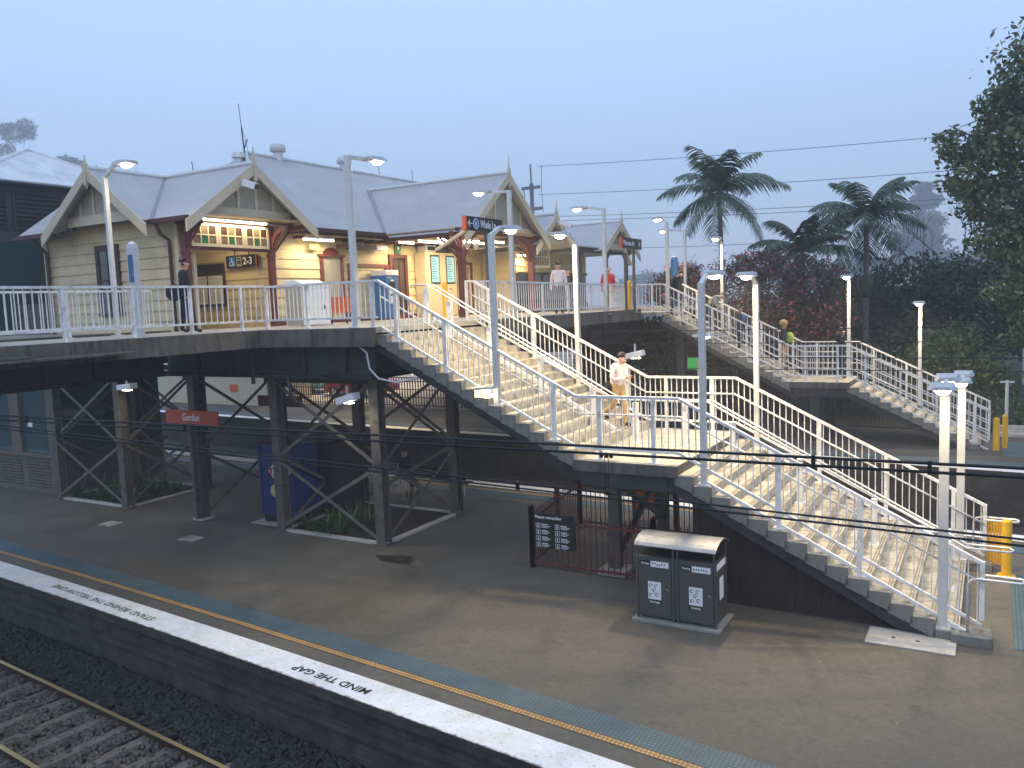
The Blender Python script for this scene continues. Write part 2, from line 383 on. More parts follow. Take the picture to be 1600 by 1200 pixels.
# far platform
structure(wallband('f', y4, -6.6, P4-.002, 'brick2').build('far_platform_wall', 'brick2'))
band('far_platform', y4, lambda x: 32.3-.03*x, P4, 'asphalt4')
band('far_platform_edge_strip', lambda x: y4(x)+.002, lambda x: y4(x)+.5, P4+.004, 'edge')
band('far_platform_tactile', lambda x: y4(x)+.75, lambda x: y4(x)+1.35, P4+.006, 'tacblue')
mb = MB(); mb.quad((-90, 32.5, P4-.03), (-13, 32.5, P4-.03), (-13, 60, P4+.9), (-90, 60, P4+.9)); structure(mb.build('car_park', 'carpark'))
# the wooded bank behind
mb = MB(); nx, ny = 40, 14
def bank(x, y): return -4.75 + max(0, y-33)*.06 + .35*math.sin(x*.3+y*.2) + (max(0, x+14)*.02)
for i in range(nx):
    for j in range(ny):
        x0, x1 = -13.5+i*3, -10.5+i*3; a = 32.6+j*6; b = a+6
        mb.quad((x0, a, bank(x0, a)), (x1, a, bank(x1, a)), (x1, b, bank(x1, b)), (x0, b, bank(x0, b)))
structure(mb.build('wooded_bank', 'earth'))
# rails and sleepers of the near track
def ry(x, k): return ye(x) - 1.08 - k*1.505
def make_track(name, f, z, xs, label):
    t = thing(name, label, 'railway track', (xs[0], f(xs[0], 0), z))
    for k in (0, 1):
        pr = [(-.07, 0), (.07, 0), (.07, .02), (.012, .035), (.012, .11), (.036, .12), (.036, .158), (-.036, .158), (-.036, .12), (-.012, .11), (-.012, .035), (-.07, .02)]
        mb = MB()
        n = len(pr)
        for a in xs: mb.v += [(a, f(a, k)+u, z+v-.16) for u, v in pr]
        for i in range(len(xs)-1):
            for q in range(n): mb.f.append((i*n+q, i*n+(q+1)%n, (i+1)*n+(q+1)%n, (i+1)*n+q)); mb.mi.append(1 if q in (6,) else 0)
        mb.build('rail', ['railside', 'railtop'], t)
    return t
tr = make_track('railway_track', ry, -6.10, [-60, -45, -35]+[-30+i for i in range(44)], 'polished steel railway track on concrete sleepers in front of the near platform wall')
base = None
n_s = 0
for i in range(34):
    x = -21.5 + i*.62; yc = (ry(x, 0)+ry(x, 1))/2
    if base is None:
        mb = MB(); mb.prism([(-.125, -1.25, -.16), (.125, -1.25, -.16), (.10, -1.25, 0), (-.10, -1.25, 0)], (0, 2.5, 0)); base = mb.build('sleeper', 'sleeper'); base.parent = tr; o = base
    else: o = base.copy(); COL.objects.link(o); o.parent = tr
    o.location = Vector((x, yc, -6.235)) - tr.location + Vector((0, 0, .02)); o.rotation_euler = (0, 0, -.1)
tr2 = make_track('railway_track', lambda x, k: (yf(x)+y4(x))/2 - .75 + k*1.505, -5.98, [-70, -55, -40]+[-36+i*2 for i in range(26)], 'railway track in the dark cutting between the island and the far platform')
# ballast stones
def stones(name, mat, lo, hi, n, lab):
    ico = [Vector(v).normalized() for v in [(0,0,1),(.9,0,.4),(.28,.85,.4),(-.72,.52,.4),(-.72,-.52,.4),(.28,-.85,.4),(.72,.52,-.4),(-.28,.85,-.4),(-.9,0,-.4),(-.28,-.85,-.4),(.72,-.52,-.4),(0,0,-1)]]
    fc = [(0,1,2),(0,2,3),(0,3,4),(0,4,5),(0,5,1),(1,6,2),(2,7,3),(3,8,4),(4,9,5),(5,10,1),(6,7,2),(7,8,3),(8,9,4),(9,10,5),(10,6,1),(11,7,6),(11,8,7),(11,9,8),(11,10,9),(11,6,10)]
    iv = np.array(ico); f = np.array(fc)
    x = rng.uniform(-20, -4, n); off = rng.uniform(lo, hi, n); y = 7.645-.12*x-.0013*x*x + off
    z = -6.265 + rng.uniform(0, .06, n) + np.where(off > -.9, .05, 0) - np.where((rng.random(n) < .8) & (off < -.7) & (off > -3.1) & (np.abs(((x+21.5) / .62) % 1 - .5) > .3), .06, 0)
    s = rng.uniform(.026, .055, (n, 1, 1)) * rng.uniform(.65, 1.3, (n, 12, 1)) * rng.uniform(.7, 1.25, (n, 1, 3))
    v = iv[None]*s + np.stack([x, y, z], 1)[:, None, :]
    fa = (f[None] + (np.arange(n)*12)[:, None, None]).reshape(-1, 3)
    me = bpy.data.meshes.new(name); me.vertices.add(n*12); me.vertices.foreach_set('co', v.reshape(-1))
    me.loops.add(fa.size); me.loops.foreach_set('vertex_index', fa.reshape(-1)); me.polygons.add(len(fa)); me.polygons.foreach_set('loop_start', np.arange(len(fa))*3)
    me.update(calc_edges=True); me.materials.append(mt[mat]); o = bpy.data.objects.new(name, me); COL.objects.link(o)
    tag(o, lab, 'ballast', kind='stuff')
stones('ballast_stones', 'stone', -4.6, -.98, 23000, 'brownish crushed stone ballast between and beyond the near rails')
stones('oily_ballast', 'darkstone', -1.02, .08, 10000, 'oily black crushed stone ballast between the near rail and the platform wall')
# painted words on the edge strip (read from the platform side)
def edgetext(s, x, off, size, col='black'):
    d = Vector((-1, .095, 0)); o = text(s, col, None, (x, ye(x)+off, P+.0085), d, (0, -1, 0), size, 'LEFT', .0005, 'painted_edge_wording', .004, 1.15)
    return o
E1 = edgetext('STAND BEHIND THE YELLOW LINE', -13.25, .33, .205, 'faded'); tag(E1, 'faded black wording STAND BEHIND THE YELLOW LINE on the white edge', 'painted wording', 'edge warnings')
E2 = edgetext('MIND THE GAP', -7.72, .34, .21); tag(E2, 'black wording MIND THE GAP painted upside down on the white edge', 'painted wording', 'edge warnings')
E3 = edgetext('MIND THE GAP', -2.42, .33, .21); tag(E3, 'cropped black wording at the bottom frame edge on the white strip', 'painted wording', 'edge warnings')
for i, (x, y, sx, sy, lab) in enumerate([(-20.6, 13.35, .5, .42, 'small pale square access cover left of the station name column'), (-17.2, 13.25, .5, .42, 'small pale square access cover nearest the vending machine')]):
    mb = MB(); mb.box(x-sx/2, x+sx/2, y-sy/2, y+sy/2, P-.02, P+.012); tag(mb.build('access_cover', 'concrete', bevel=.004), lab, 'access cover', 'access covers in the platform')
mb = MB(); pts = [(-11.95, 14.0), (-11.5, 13.72), (-10.9, 13.8), (-10.35, 13.62), (-10.5, 13.95), (-10.9, 14.15), (-11.2, 14.3), (-11.55, 14.22)]
mb.quad(*[(x, y, P+.004) for x, y in pts]); tag(mb.build('damp_patch', 'puddle'), 'ragged dark damp patch on the asphalt beside the trestle corner', 'puddle')
# ================================================================== overhead wires
def wire(mb, pts, r): 
    mb.tube(pts, r, 6)
def contact_pair(name, zf, sep, label):
    t = thing(name, label, 'cable', (-30, 7.2, zf(-30)), 'overhead cables over the near track')
    for k in (0, 1):
        mb = MB(); mb.tube([(x, 7.2, zf(x)-k*sep) for x in [-45, -38]+[-30+i*2 for i in range(19)]+[12, 20]], .014 if name == 'feeder_cable' else .0105, 6); mb.build('cable_strand', 'wire', t)
    for x in (-13.0, -9.3, -4.93, -1.3, -.42) if name == 'feeder_cable' else (-17, -12.2, -7.2, -4.2): mb = MB(); mb.beam((x, 7.2, zf(x)+.02), (x, 7.2, zf(x)-sep-.02), .03, .03); mb.build('spacer_clamp', 'wire', t)
zu = lambda x: -1.065 + (x+13.8)*.0072 if x < .3 else -.965
zl = lambda x: -1.225 - (x+13.8)*.0205
contact_pair('feeder_cable', zu, .07, 'thick upper pair of black cables crossing in front of the stair landing')
contact_pair('contact_wire', zl, .05, 'lower pair of thin black contact wires sagging across the picture')
t = thing('cable_hanger', 'thin black twin dropper hanging between the upper and lower overhead cables', 'cable hanger', (-3.2, 7.2, -1.05))
mb = MB()
for dx in (-.02, .02): mb.tube([(-3.2+dx, 7.2, -1.06), (-3.2+dx*.6, 7.2, -1.48)], .004, 5)
mb.build('dropper_wire', 'wire', t)
mb = MB()
for dx in (-.05, 0, .05): mb.ellipsoid((-3.2+dx, 7.2, -1.07), .022, .022, .03, 8, 5)
mb.build('clamp', 'wire', t); mb = MB(); mb.ellipsoid((-3.2, 7.2, -1.43), .03, .03, .035, 8, 5); mb.build('clamp', 'wire', t)
for i, (z, l) in enumerate([(-.62, 'uppermost thin wire crossing in front of the dark trees'), (-1.0, 'second thin wire crossing in front of the dark trees'), (-1.42, 'thin wire crossing the far stair landing'), (-1.75, 'lowest thin wire crossing the far stair')]):
    mb = MB(); mb.tube([(x, 23.6-.05*x, z+.0006*(x+5)**2) for x in (-45, -30, -20, -14, -9, -5, -1, 4, 10)], .012, 5); tag(mb.build('overhead_wire', 'wire'), l, 'overhead wire', 'overhead wires of the far track')
# ================================================================== footbridge deck, girders
br = thing('footbridge', 'dark riveted steel footbridge with weathered concrete deck carrying the ticket building', 'footbridge', (-15, 14, P))
mb = MB()
mb.box(-18.4, -15.15, -6, 14.06, -.12, 0); mb.box(-31, -11.60, 14.06, 18.30, -.12, 0); mb.box(-31, -11.45, 18.30, 29, -.12, -.0); mb.box(-31, -10.45, 28.9, 31.4, -.26, -.137); mb.box(-31, -10.46, 31.4, 40, -.12, 0)
mb.build('deck', 'deck', br)
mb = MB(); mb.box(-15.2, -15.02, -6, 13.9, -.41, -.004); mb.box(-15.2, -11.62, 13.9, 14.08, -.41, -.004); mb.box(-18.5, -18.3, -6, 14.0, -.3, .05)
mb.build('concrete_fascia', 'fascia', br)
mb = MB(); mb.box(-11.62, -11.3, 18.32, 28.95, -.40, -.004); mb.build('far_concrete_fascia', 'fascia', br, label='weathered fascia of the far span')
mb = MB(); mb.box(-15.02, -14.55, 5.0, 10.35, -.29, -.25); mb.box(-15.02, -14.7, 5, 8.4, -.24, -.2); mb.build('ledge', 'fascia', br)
mb = MB()
def girder(mb, a, b, z0, z1, n):
    mb.beam((a[0], a[1], (z0+z1)/2), (b[0], b[1], (z0+z1)/2), .03, z1-z0, side=n); d = (Vector((*b, 0))-Vector((*a, 0))); L = d.length; d.normalize(); n = Vector((n[0], n[1], 0))
    for z, wd in ((z0+.02, .34), (z1-.02, .34)): mb.beam((a[0], a[1], z), (b[0], b[1], z), wd, .035, side=n)
    mb.beam(Vector((a[0], a[1], z0+.09))+n*.05, Vector((b[0], b[1], z0+.09))+n*.05, .07, .09, side=n)
    k = 1
    while k*1.25 < L:
        p = Vector((*a, 0)) + d*k*1.25 + n*.06; mb.beam((p.x, p.y, z0+.03), (p.x, p.y, z1-.03), .1, .1); k += 1
    k = 0
    while k*.14 < L:
        p = Vector((*a, 0)) + d*k*.14 + n*.09; mb.box(p.x-.018, p.x+.018, p.y-.018, p.y+.018, z0+.075, z0+.11); k += 1
girder(mb, (-19.0, 14.35), (-11.9, 14.35), -1.16, -.42, (0, -1, 0)); mb.build('front_girder', 'steel', br)
mb = MB(); girder(mb, (-19.0, -4), (-19.0, 14.2), -1.16, -.42, (1, 0, 0)); mb.build('side_girder', 'steel', br)
mb = MB(); girder(mb, (-12.0, 14.5), (-12.0, 31), -1.16, -.42, (1, 0, 0)); mb.build('span_girder', 'steel', br)
mb = MB()
for y in (15.4, 16.6, 18.0, 20, 22.2, 24.4, 26.6, 29): mb.box(-31, -12.1, y-.1, y+.1, -.75, -.14)
for x in (-30, -27, -24, -21, -18, -15): mb.box(x-.1, x+.1, 14.5, 31, -.95, -.45)
mb.box(-31, -12.1, 18.2, 18.5, -1.15, -.42); mb.build('floor_beams', 'steel', br)
mb = MB(); mb.box(-13.0, -12.4, 27, 28.8, -2.4, -.5); mb.build('bearing_frame', 'steel', br)
mb = MB(); mb.tube([(-13.9, 14.05, -.4), (-13.9, 13.98, -.2), (-13.9, 13.9, -.12)], .05, 8) if False else mb.tube([(-15.55, 14.1, -1.3), (-15.55, 14.1, -.3), (-15.5, 14.1, -.16), (-15.35, 14.1, -.2)], .05, 8)
mb.tube([(-15.5, 14.1, -1.1), (-14.4, 14.1, -1.12), (-14.3, 14.1, -1.5)], .05, 8); mb.build('drain_pipe', 'steel', br)
cb = MB(); cb.tube([(-12.35, 14.02, -.12), (-12.2, 14.02, -.32), (-11.86, 14.0, -.55), (-11.8, 14.0, -.9), (-11.6, 14.05, -1.12), (-11.15, 14.1, -1.2), (-10.6, 14.2, -1.1), (-10.3, 14.25, -1.12)], .022, 8)
tag(cb.build('conduit', 'cable', smooth=True), 'pale grey conduit curving down the girder end to the stair stringer', 'conduit')
# ================================================================== trestles
def trestle(xs, ys, lab, top=-1.2, extra=()):
    t = thing('steel_trestle', lab, 'trestle', (xs[0], ys[0], P), 'braced steel trestles carrying the footbridge')
    for x in xs:
        for y in ys:
            mb = MB(); mb.box(x-.13, x+.13, y-.125, y-.11, P+.02, top); mb.box(x-.13, x+.13, y+.11, y+.125, P+.02, top); mb.box(x-.02, x+.02, y-.11, y+.11, P+.02, top)
            mb.box(x-.17, x+.17, y-.17, y+.17, P, P+.04); mb.build('column', 'post', t)
    def xb(p, q):
        mid = (P+top)/2 - .1
        for za, zb in ((P+.12, mid), (mid+.05, top-.05)):
            for s in (0, 1):
                mb = MB(); a = (p[0], p[1], zb if s else za); b = (q[0], q[1], za if s else zb); mb.beam(a, b, .012, .085); 
                d = Vector((q[0]-p[0], q[1]-p[1], 0)).normalized(); n = Vector((d.y, -d.x, 0))*(.01 if s else -.01)
                mb.v = [tuple(Vector(v)+n) for v in mb.v]; mb.build('brace', 'brace', t)
    for y in ys:
        if ('x', y) in extra: continue
        for a, b in zip(xs, xs[1:]): xb((a, y-.1), (b, y-.1))
    for x in xs:
        for a, b in zip(ys, ys[1:]): xb((x+.1, a), (x+.1, b))
    mb = MB()
    for y in ys: mb.box(xs[0]-.3, xs[-1]+.3, y-.09, y+.09, top-.12, top+.03)
    mb.build('cap_beam', 'steel', t)
    return t
trestle([-25.05, -21.8], [14.75, 17.55], 'left grey steel trestle with cross braces over the planted bed')
trestle([-18.55], [14.75, 17.8], 'narrow braced steel trestle behind the orange station name sign')
trestle([-15.5, -12.28], [14.75, 17.8], 'grey steel trestle with cross braces below the stair top')
def bedkerb(x0, x1, y0, y1, lab):
    t = thing('planting_bed', lab, 'garden bed', (x0, y0, P), 'kerbed planting beds below the trestles')
    mb = MB(); k = .09
    mb.box(x0-k, x1+k, y0-k, y0+k, P, P+.05); mb.box(x0-k, x1+k, y1-k, y1+k, P, P+.05); mb.box(x0-k, x0+k, y0+k, y1-k, P, P+.05); mb.box(x1-k, x1+k, y0+k, y1-k, P, P+.05); mb.build('kerb', 'label', t, bevel=.01)
    mb = MB(); mb.quad((x0, y0, P+.03), (x1, y0, P+.03), (x1, y1, P+.03), (x0, y1, P+.03)); mb.build('mulch', 'soil', t)
for o in (): pass
mt['label2'] = M('pale_kerb', (.42, .4, .36), .9, 0, .2, 4)
_l = mt['label']; mt['label'] = mt['label2']
bedkerb(-25.05, -21.8, 14.75, 17.55, 'kerbed planting bed full of strappy plants under the left trestle')
bedkerb(-15.5, -12.28, 14.75, 17.8, 'kerbed planting bed with brown mulch under the trestle below the stair top')
mt['label'] = _l
mb = MB(); mb.box(-18.75, -18.35, 14.55, 14.95, P, P+.05); tag(mb.build('column_footing', 'label2'), 'white painted footing at the base of the station sign column', 'footing')
# strap-leaved plants
def strap_plant(x, y, s, lab, seed):
    r = random.Random(seed); mb = MB()
    for i in range(46):
        a = r.uniform(0, 6.28); L = s*r.uniform(.6, 1.1); w = .022; b = (x+r.uniform(-.06, .06), y+r.uniform(-.06, .06), P+.03); el = r.uniform(.5, 1.35); prev = None
        d = Vector((math.cos(a), math.sin(a), 0)); sd = Vector((-d.y, d.x, 0))
        pts = []
        for k in range(5):
            q = k/4; pts.append(Vector(b) + d*L*q*math.cos(el)*(1+.25*q) + Vector((0, 0, L*(math.sin(el)*q - .55*q*q*math.cos(el)*1.2))))
        for k in range(4):
            wa, wb = w*(1-(k/4)**2), w*(1-((k+1)/4)**2); mb.quad(pts[k]-sd*wa, pts[k]+sd*wa, pts[k+1]+sd*wb, pts[k+1]-sd*wb)
    tag(mb.build('strappy_plant', 'strap'), lab, 'plant', 'strappy plants in the trestle beds')
r_ = random.Random(3)
for i in range(15): strap_plant(-24.7+(i % 5)*.62+r_.uniform(-.15, .15), 15.05+(i//5)*.85+r_.uniform(-.15, .15), r_.uniform(.6, .85), 'dark strappy clump in the planting bed under the left trestle', i)
for i in range(7): strap_plant([-15.0, -14.45, -13.95, -14.7, -14.1, -13.55, -14.3][i], [15.1, 15.2, 15.05, 15.7, 15.8, 15.75, 16.4][i], r_.uniform(.6, .9), 'dark strappy clump in the bed beside the navy vending machine', 40+i)
# ================================================================== stairs
def rise_steps(x0, z0, n, tread, rise, y0, y1, parent, nosing):
    st = None
    for k in range(1, n+1):
        xa = x0+(k-1)*tread; z = z0-k*rise
        if st is None:
            mb = MB(); mb.prism([(xa-.04, y0, z), (xa+tread, y0, z), (xa+tread, y0, z-rise*2+.02), (xa-.04, y0, z-rise+.0)], (0, y1-y0, 0))
            mb.f = [tuple(reversed(f)) for f in mb.f]
            st = mb.build('step', ['concrete', 'stepside'], parent)
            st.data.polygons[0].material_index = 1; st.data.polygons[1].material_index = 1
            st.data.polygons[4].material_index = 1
            nb = MB()
            for d in (.03, .075): nb.box(xa+tread-d-.016, xa+tread-d+.006, y0+.12, y1-.12, z-.005, z+.004)
            ns = nb.build('nosing_strip', nosing, st)
        else:
            c = st.copy(); COL.objects.link(c); c.location = Vector(((k-1)*tread, 0, -(k-1)*rise)); c.parent = parent
            m = ns.copy(); COL.objects.link(m); m.parent = c
mt['nosing'] = M('metal_nosing', (.2, .17, .13), .5, .4, .2, 5)
def staircase(lab, x0, z0, n1, t1, r1, xl, land, x2, n2, t2, r2, y0, y1):
    t = thing('staircase', lab, 'staircase', (x0, y0, land))
    rise_steps(x0, z0, n1, t1, r1, y0, y1, t, 'nosing')
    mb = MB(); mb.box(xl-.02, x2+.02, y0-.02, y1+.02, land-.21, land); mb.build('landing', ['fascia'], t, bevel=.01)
    mb = MB(); mb.quad((xl, y0, land+.003), (x2, y0, land+.003), (x2, y1, land+.003), (xl, y1, land+.003)); mb.build('landing_topping', 'concrete', t)
    rise_steps(x2, land, n2, t2, r2, y0, y1, t, 'nosing')
    for y in (y0+.12, y1-.12):
        mb = MB(); s1 = r1/t1; s2 = r2/t2
        a = (x0-.05, y, z0-r1*1.3-.14); b = (xl+.25, y, a[2]-(xl+.3-x0)*s1); mb.beam(a, b, .07, .26, side=(0, 1, 0)); mb.beam((a[0], y, a[2]+.13), (b[0], y, b[2]+.13), .16, .02, side=(0, 1, 0)); mb.beam((a[0], y, a[2]-.13), (b[0], y, b[2]-.13), .16, .02, side=(0, 1, 0))
        mb.build('stringer', 'steel', t)
        mb = MB(); a = (x2-.3, y, land-.28); mb.box(xl+.1, x2-.2, y-.06, y+.06, land-.5, land-.215); a = (x2-.25, y, land-r2*1.3-.08); b = (x2+n2*t2-.35, y, land-n2*r2-.06); b = (b[0], y, a[2]-(b[0]-a[0])*s2); mb.beam(a, b, .07, .24, side=(0, 1, 0)); mb.build('stringer', 'steel', t)
    return t
st1 = staircase('wide concrete staircase with lamp-lit treads descending from the footbridge to the island platform', -11.67, 0, 15, .3147, .1646, -6.95, LAND, -4.9, 14, .322, .1657, 14.1, 18.27)
mb = MB(); mb.box(-.5, .05, 14.02, 14.5, P, -4.955); mb.build('newel_plinth', 'stepside', st1, bevel=.01)
mb = MB(); mb.box(-.5, .05, 17.9, 18.3, P, -4.955); mb.build('newel_plinth', 'stepside', st1, bevel=.01)
for x, y in ((-6.55, 15.1), (-6.5, 17.75)):
    mb = MB(); mb.box(x-.11, x+.11, y-.11, y+.11, P+.02, LAND-.22); mb.build('landing_column', 'post', st1)
    mb = MB(); mb.box(x-.3, x+.3, y-.3, y+.3, P, P+.11); mb.build('column_base', 'label2', st1, bevel=.02)
mb = MB(); mb.beam((-6.5, 15.2, -3.3), (-6.48, 17.7, -4.6), .1, .1); mb.beam((-6.5, 15.2, -4.7), (-6.48, 17.7, -3.4), .1, .1); mb.box(-6.6, -6.4, 14.3, 18.1, LAND-.6, LAND-.3); mb.build('landing_brace', 'steel', st1)
# ================================================================== railings
def railing(lab, segs, y=None, handside=(0, 1, 0), pspace=1.25, bspace=.125, rails=('mid',), end=None, group=None, gap=.12, name='railing', lowbar=False, posts=None, bal_r=.009):
    """segs: list of (p0, p1, z_top0, z_top1, z_floor0, z_floor1) with p in plan"""
    p0 = segs[0][0]; t = thing(name, lab, 'railing', (p0[0], p0[1], segs[0][4]), group)
    hs = Vector(handside); balm = {}; nb = 0
    for si, (a, b, ta, tb, fa, fb) in enumerate(segs):
        A, B = Vector((*a, 0)), Vector((*b, 0)); L = (B-A).length
        top = lambda s: ta+(tb-ta)*s
        H = ta-fa
        mb = MB(); mb.beam((*a, ta-.025), (*b, tb-.025), .075, .05); mb.build('top_rail', 'white', t)
        bz = gap
        mb = MB(); mb.beam((*a, ta-H+bz+.1), (*b, tb-H+bz+.1), .05, .045); mb.build('bottom_rail', 'white', t)
        if lowbar and abs(tb-ta) > .3:
            d = (B-A).normalized()
            mb = MB(); q0 = A+d*.35; s0 = .35/L; mb.beam((q0.x, q0.y, top(s0)-H-.03), (*b, tb-H-.03), .05, .06); mb.build('kick_rail', 'white', t)
        if 'mid' in rails:
            mb = MB(); mb.tube([Vector((*a, ta-H*.30))+hs*.09, Vector((*b, tb-H*.30))+hs*.09], .02, 8); mb.build('handrail', 'white', t, smooth=True)
        if 'grid' in rails:
            for q in (.30, .62):
                mb = MB(); mb.beam((*a, ta-H*q), (*b, tb-H*q), .025, .03); mb.build('mid_rail', 'white', t)
        n = max(1, round(L/bspace)); key = round(H, 3)
        bt = H-bz-.1
        if key not in balm:
            mb = MB(); mb.box(-bal_r, bal_r, -bal_r, bal_r, 0, bt-.04); o = mb.build('baluster', 'white'); balm[key] = o; first = True
        else: first = False
        for k in range(n):
            s = (k+.5)/n; p = A.lerp(B, s); o = balm[key] if first else balm[key].copy()
            if not first: COL.objects.link(o)
            first = False; o.parent = t; o.location = Vector((p.x, p.y, top(s)-bt)) - t.location
        ps = posts[si] if posts and posts[si] is not None else [(i+.5)/max(1, round(L/pspace)) for i in range(max(1, round(L/pspace)))]
        for s in ps:
            p = A.lerp(B, s); z = top(s); fl = fa+(fb-fa)*s if not callable(fa) else fa
            mb = MB(); mb.box(p.x-.032, p.x+.032, p.y-.032, p.y+.032, fl+.01, z-.04); mb.build('post', 'white', t)
            mb = MB(); mb.box(p.x-.09, p.x+.09, p.y-.055, p.y+.055, fl, fl+.014); mb.build('foot_plate', 'white', t)
    if end:
        a, z0, z1 = end; mb = MB(); mb.box(a[0]-.035, a[0]+.035, a[1]-.03, a[1]+.03, z0, z1); mb.build('end_post', 'white', t)
    return t
def tread1(x):
    if x < -11.67: return 0
    if x < -6.95: return -.1646*(int((x+11.67)/.3147)+1)
    if x < -4.9: return LAND
    return max(LAND-.1657*(int((x+4.9)/.322)+1), -4.955)
HS = 1.24; XE = -.09
TOPE = -3.82; FE = TOPE-HS
def frac(xs, a, b): return [(x-a)/(b-a) for x in xs]
for y, lab, hs, start in ((14.26, 'white balustrade on the near side of the main staircase', (0, 1, 0), None), (18.11, 'white lamp-lit balustrade on the far side of the main staircase', (0, -1, 0), None)):
    xst = -15.15 if y < 15 else -11.9
    X1 = [-11.2, -9.94, -8.71, -7.43] if y < 15 else [-11.2, -9.92, -8.72, -7.45]
    X2 = [-6.45, -5.38] if y < 15 else [-6.5, -5.42]
    X3 = [-4.44, -3.14, -1.85, -.63]
    segs = [((-11.67, y), (-6.95, y), 1.04, LAND+HS, 1.04-HS, LAND), ((-6.95, y), (-4.9, y), LAND+HS, LAND+HS, LAND, LAND), ((-4.9, y), (XE, y), LAND+HS, TOPE, LAND, FE)]
    t = railing(lab, segs, handside=hs, posts=[[], [], []], lowbar=True, end=((XE, y), TOPE-.93, TOPE), group='balustrades of the main staircase')
    for x in X1+X2+X3:
        fl = tread1(x); z = (1.04+(x+11.67)*(LAND+HS-1.04)/4.72) if x < -6.95 else LAND+HS if x < -4.9 else LAND+HS+(x+4.9)*(TOPE-LAND-HS)/(XE+4.9)
        mb = MB(); mb.box(x-.036, x+.036, y-.036, y+.036, fl+.01, z-.04); mb.build('post', 'white', t)
        mb = MB(); mb.box(x-.1, x+.1, y-.06, y+.06, fl, fl+.015); mb.build('foot_plate', 'white', t)
    # looped handrail end
    s = 1 if y < 15 else -1; yy = y+.09*s
    mb = MB(); mb.tube([(-.28, y-.05*s, -4.95), (-.28, y-.05*s, -4.2), (-.24, y-.05*s, -4.12), (-.14, y-.05*s, -4.09), (.42, y-.05*s, -4.09), (.47, y, -4.09), (.47, yy+.04*s, -4.09), (.42, yy+.08*s, -4.09), (-.1, yy+.08*s, -4.09)], .021, 8); mb.build('handrail_loop', 'galv', t, smooth=True)
# the flat piece of railing at the stair head and along the bridge
railing('white bridge railing along the flat concourse edge left of the main stair head', [((-15.1, 14.2), (-11.67, 14.2), 1.04, 1.04, 0, 0)], rails=(), posts=[[.02, .40, .80, .965]], group='white railings on the footbridge')
railing('white railing on the near side of the left bridge span', [((-15.12, 2.5), (-15.12, 14.2), 1.06, 1.06, 0, 0)], rails=(), posts=[[.12, .28, .43, .575, .70, .82, .94]], bspace=.165, group='white railings on the footbridge')
railing('white railing on the far side of the left bridge span, behind the near one', [((-18.15, 2.5), (-18.15, 13.35), 1.08, 1.08, 0, 0)], rails=(), posts=[[.2, .4, .605, .8, .95]], bspace=.15, group='white railings on the footbridge')
railing('long white railing along the far bridge span between the two stairs', [((-11.72, 18.25), (-11.52, 28.4), 1.04, .92, 0, -.12), ((-11.52, 28.4), (-10.5, 29.0), .92, .9, -.12, -.137)], rails=(), posts=[[.04, .2, .36, .52, .68, .84], [.2, .7]], bspace=.13, group='white railings on the footbridge')
railing('short white return railing across the head of the main staircase', [((-11.9, 18.11), (-11.67, 18.11), 1.04, 1.04, 0, 0)], rails=(), posts=[[.1]], group='white railings on the footbridge')
# second staircase
Z2 = -.137
staircase('narrower concrete staircase descending from the bridge to the far platform', -10.42, Z2, 15, .298, .1665, -5.95, LAND, -4.1, 12, .317, .155, 28.9, 31.25)
for y, lab, hs in ((29.0, 'white grid balustrade on the near side of the far staircase', (0, 1, 0)), (31.15, 'white grid balustrade on the far side of the far staircase', (0, -1, 0))):
    segs = [((-10.45, y), (-5.95, y), .9, LAND+HS, .9-HS, LAND), ((-5.95, y), (-4.08, y), LAND+HS, LAND+HS, LAND, LAND), ((-4.08, y), (-.08, y), LAND+HS, -3.39, LAND, -3.39-HS)]
    railing(lab, segs, handside=hs, rails=('grid',), bspace=.16, lowbar=True, posts=[[.13, .4, .67, .92], [.25, .8], [.12, .38, .64, .9]], end=((-.08, y), -4.35, -3.39), group='balustrades of the far staircase')
# centre handrail of the main staircase
t = thing('centre_handrail', 'white posts with twin steel handrails down the middle of the main staircase', 'handrail', (-11.8, 16.2, 0))
for x in (-11.79, -11.12, -10.03, -8.73, -7.48, -6.5, -5.43, -4.45, -3.17, -1.85, -.62):
    fl = tread1(x); mb = MB(); mb.box(x-.05, x+.05, 16.14, 16.26, fl+.01, fl+.86); mb.box(x-.09, x+.09, 16.1, 16.3, fl, fl+.015); mb.build('post', 'white', t)
for yy in (16.07, 16.33):
    pts = [(-12.15, yy, .93), (-11.67, yy, .93), (-6.9, yy, LAND+.93), (-4.9, yy, LAND+.93), (-.35, yy, -4.15), (.3, yy, -4.15), (.36, 16.2, -4.15)]
    mb = MB(); mb.tube(pts, .021, 8); mb.build('handrail', 'galv', t, smooth=True)
mb = MB(); mb.beam((-11.6, 16.2, .1), (-6.95, 16.2, LAND+.26), .05, .07); mb.beam((-6.95, 16.2, LAND+.26), (-4.9, 16.2, LAND+.26), .05, .07) if False else None; mb.build('lower_rail', 'white', t)
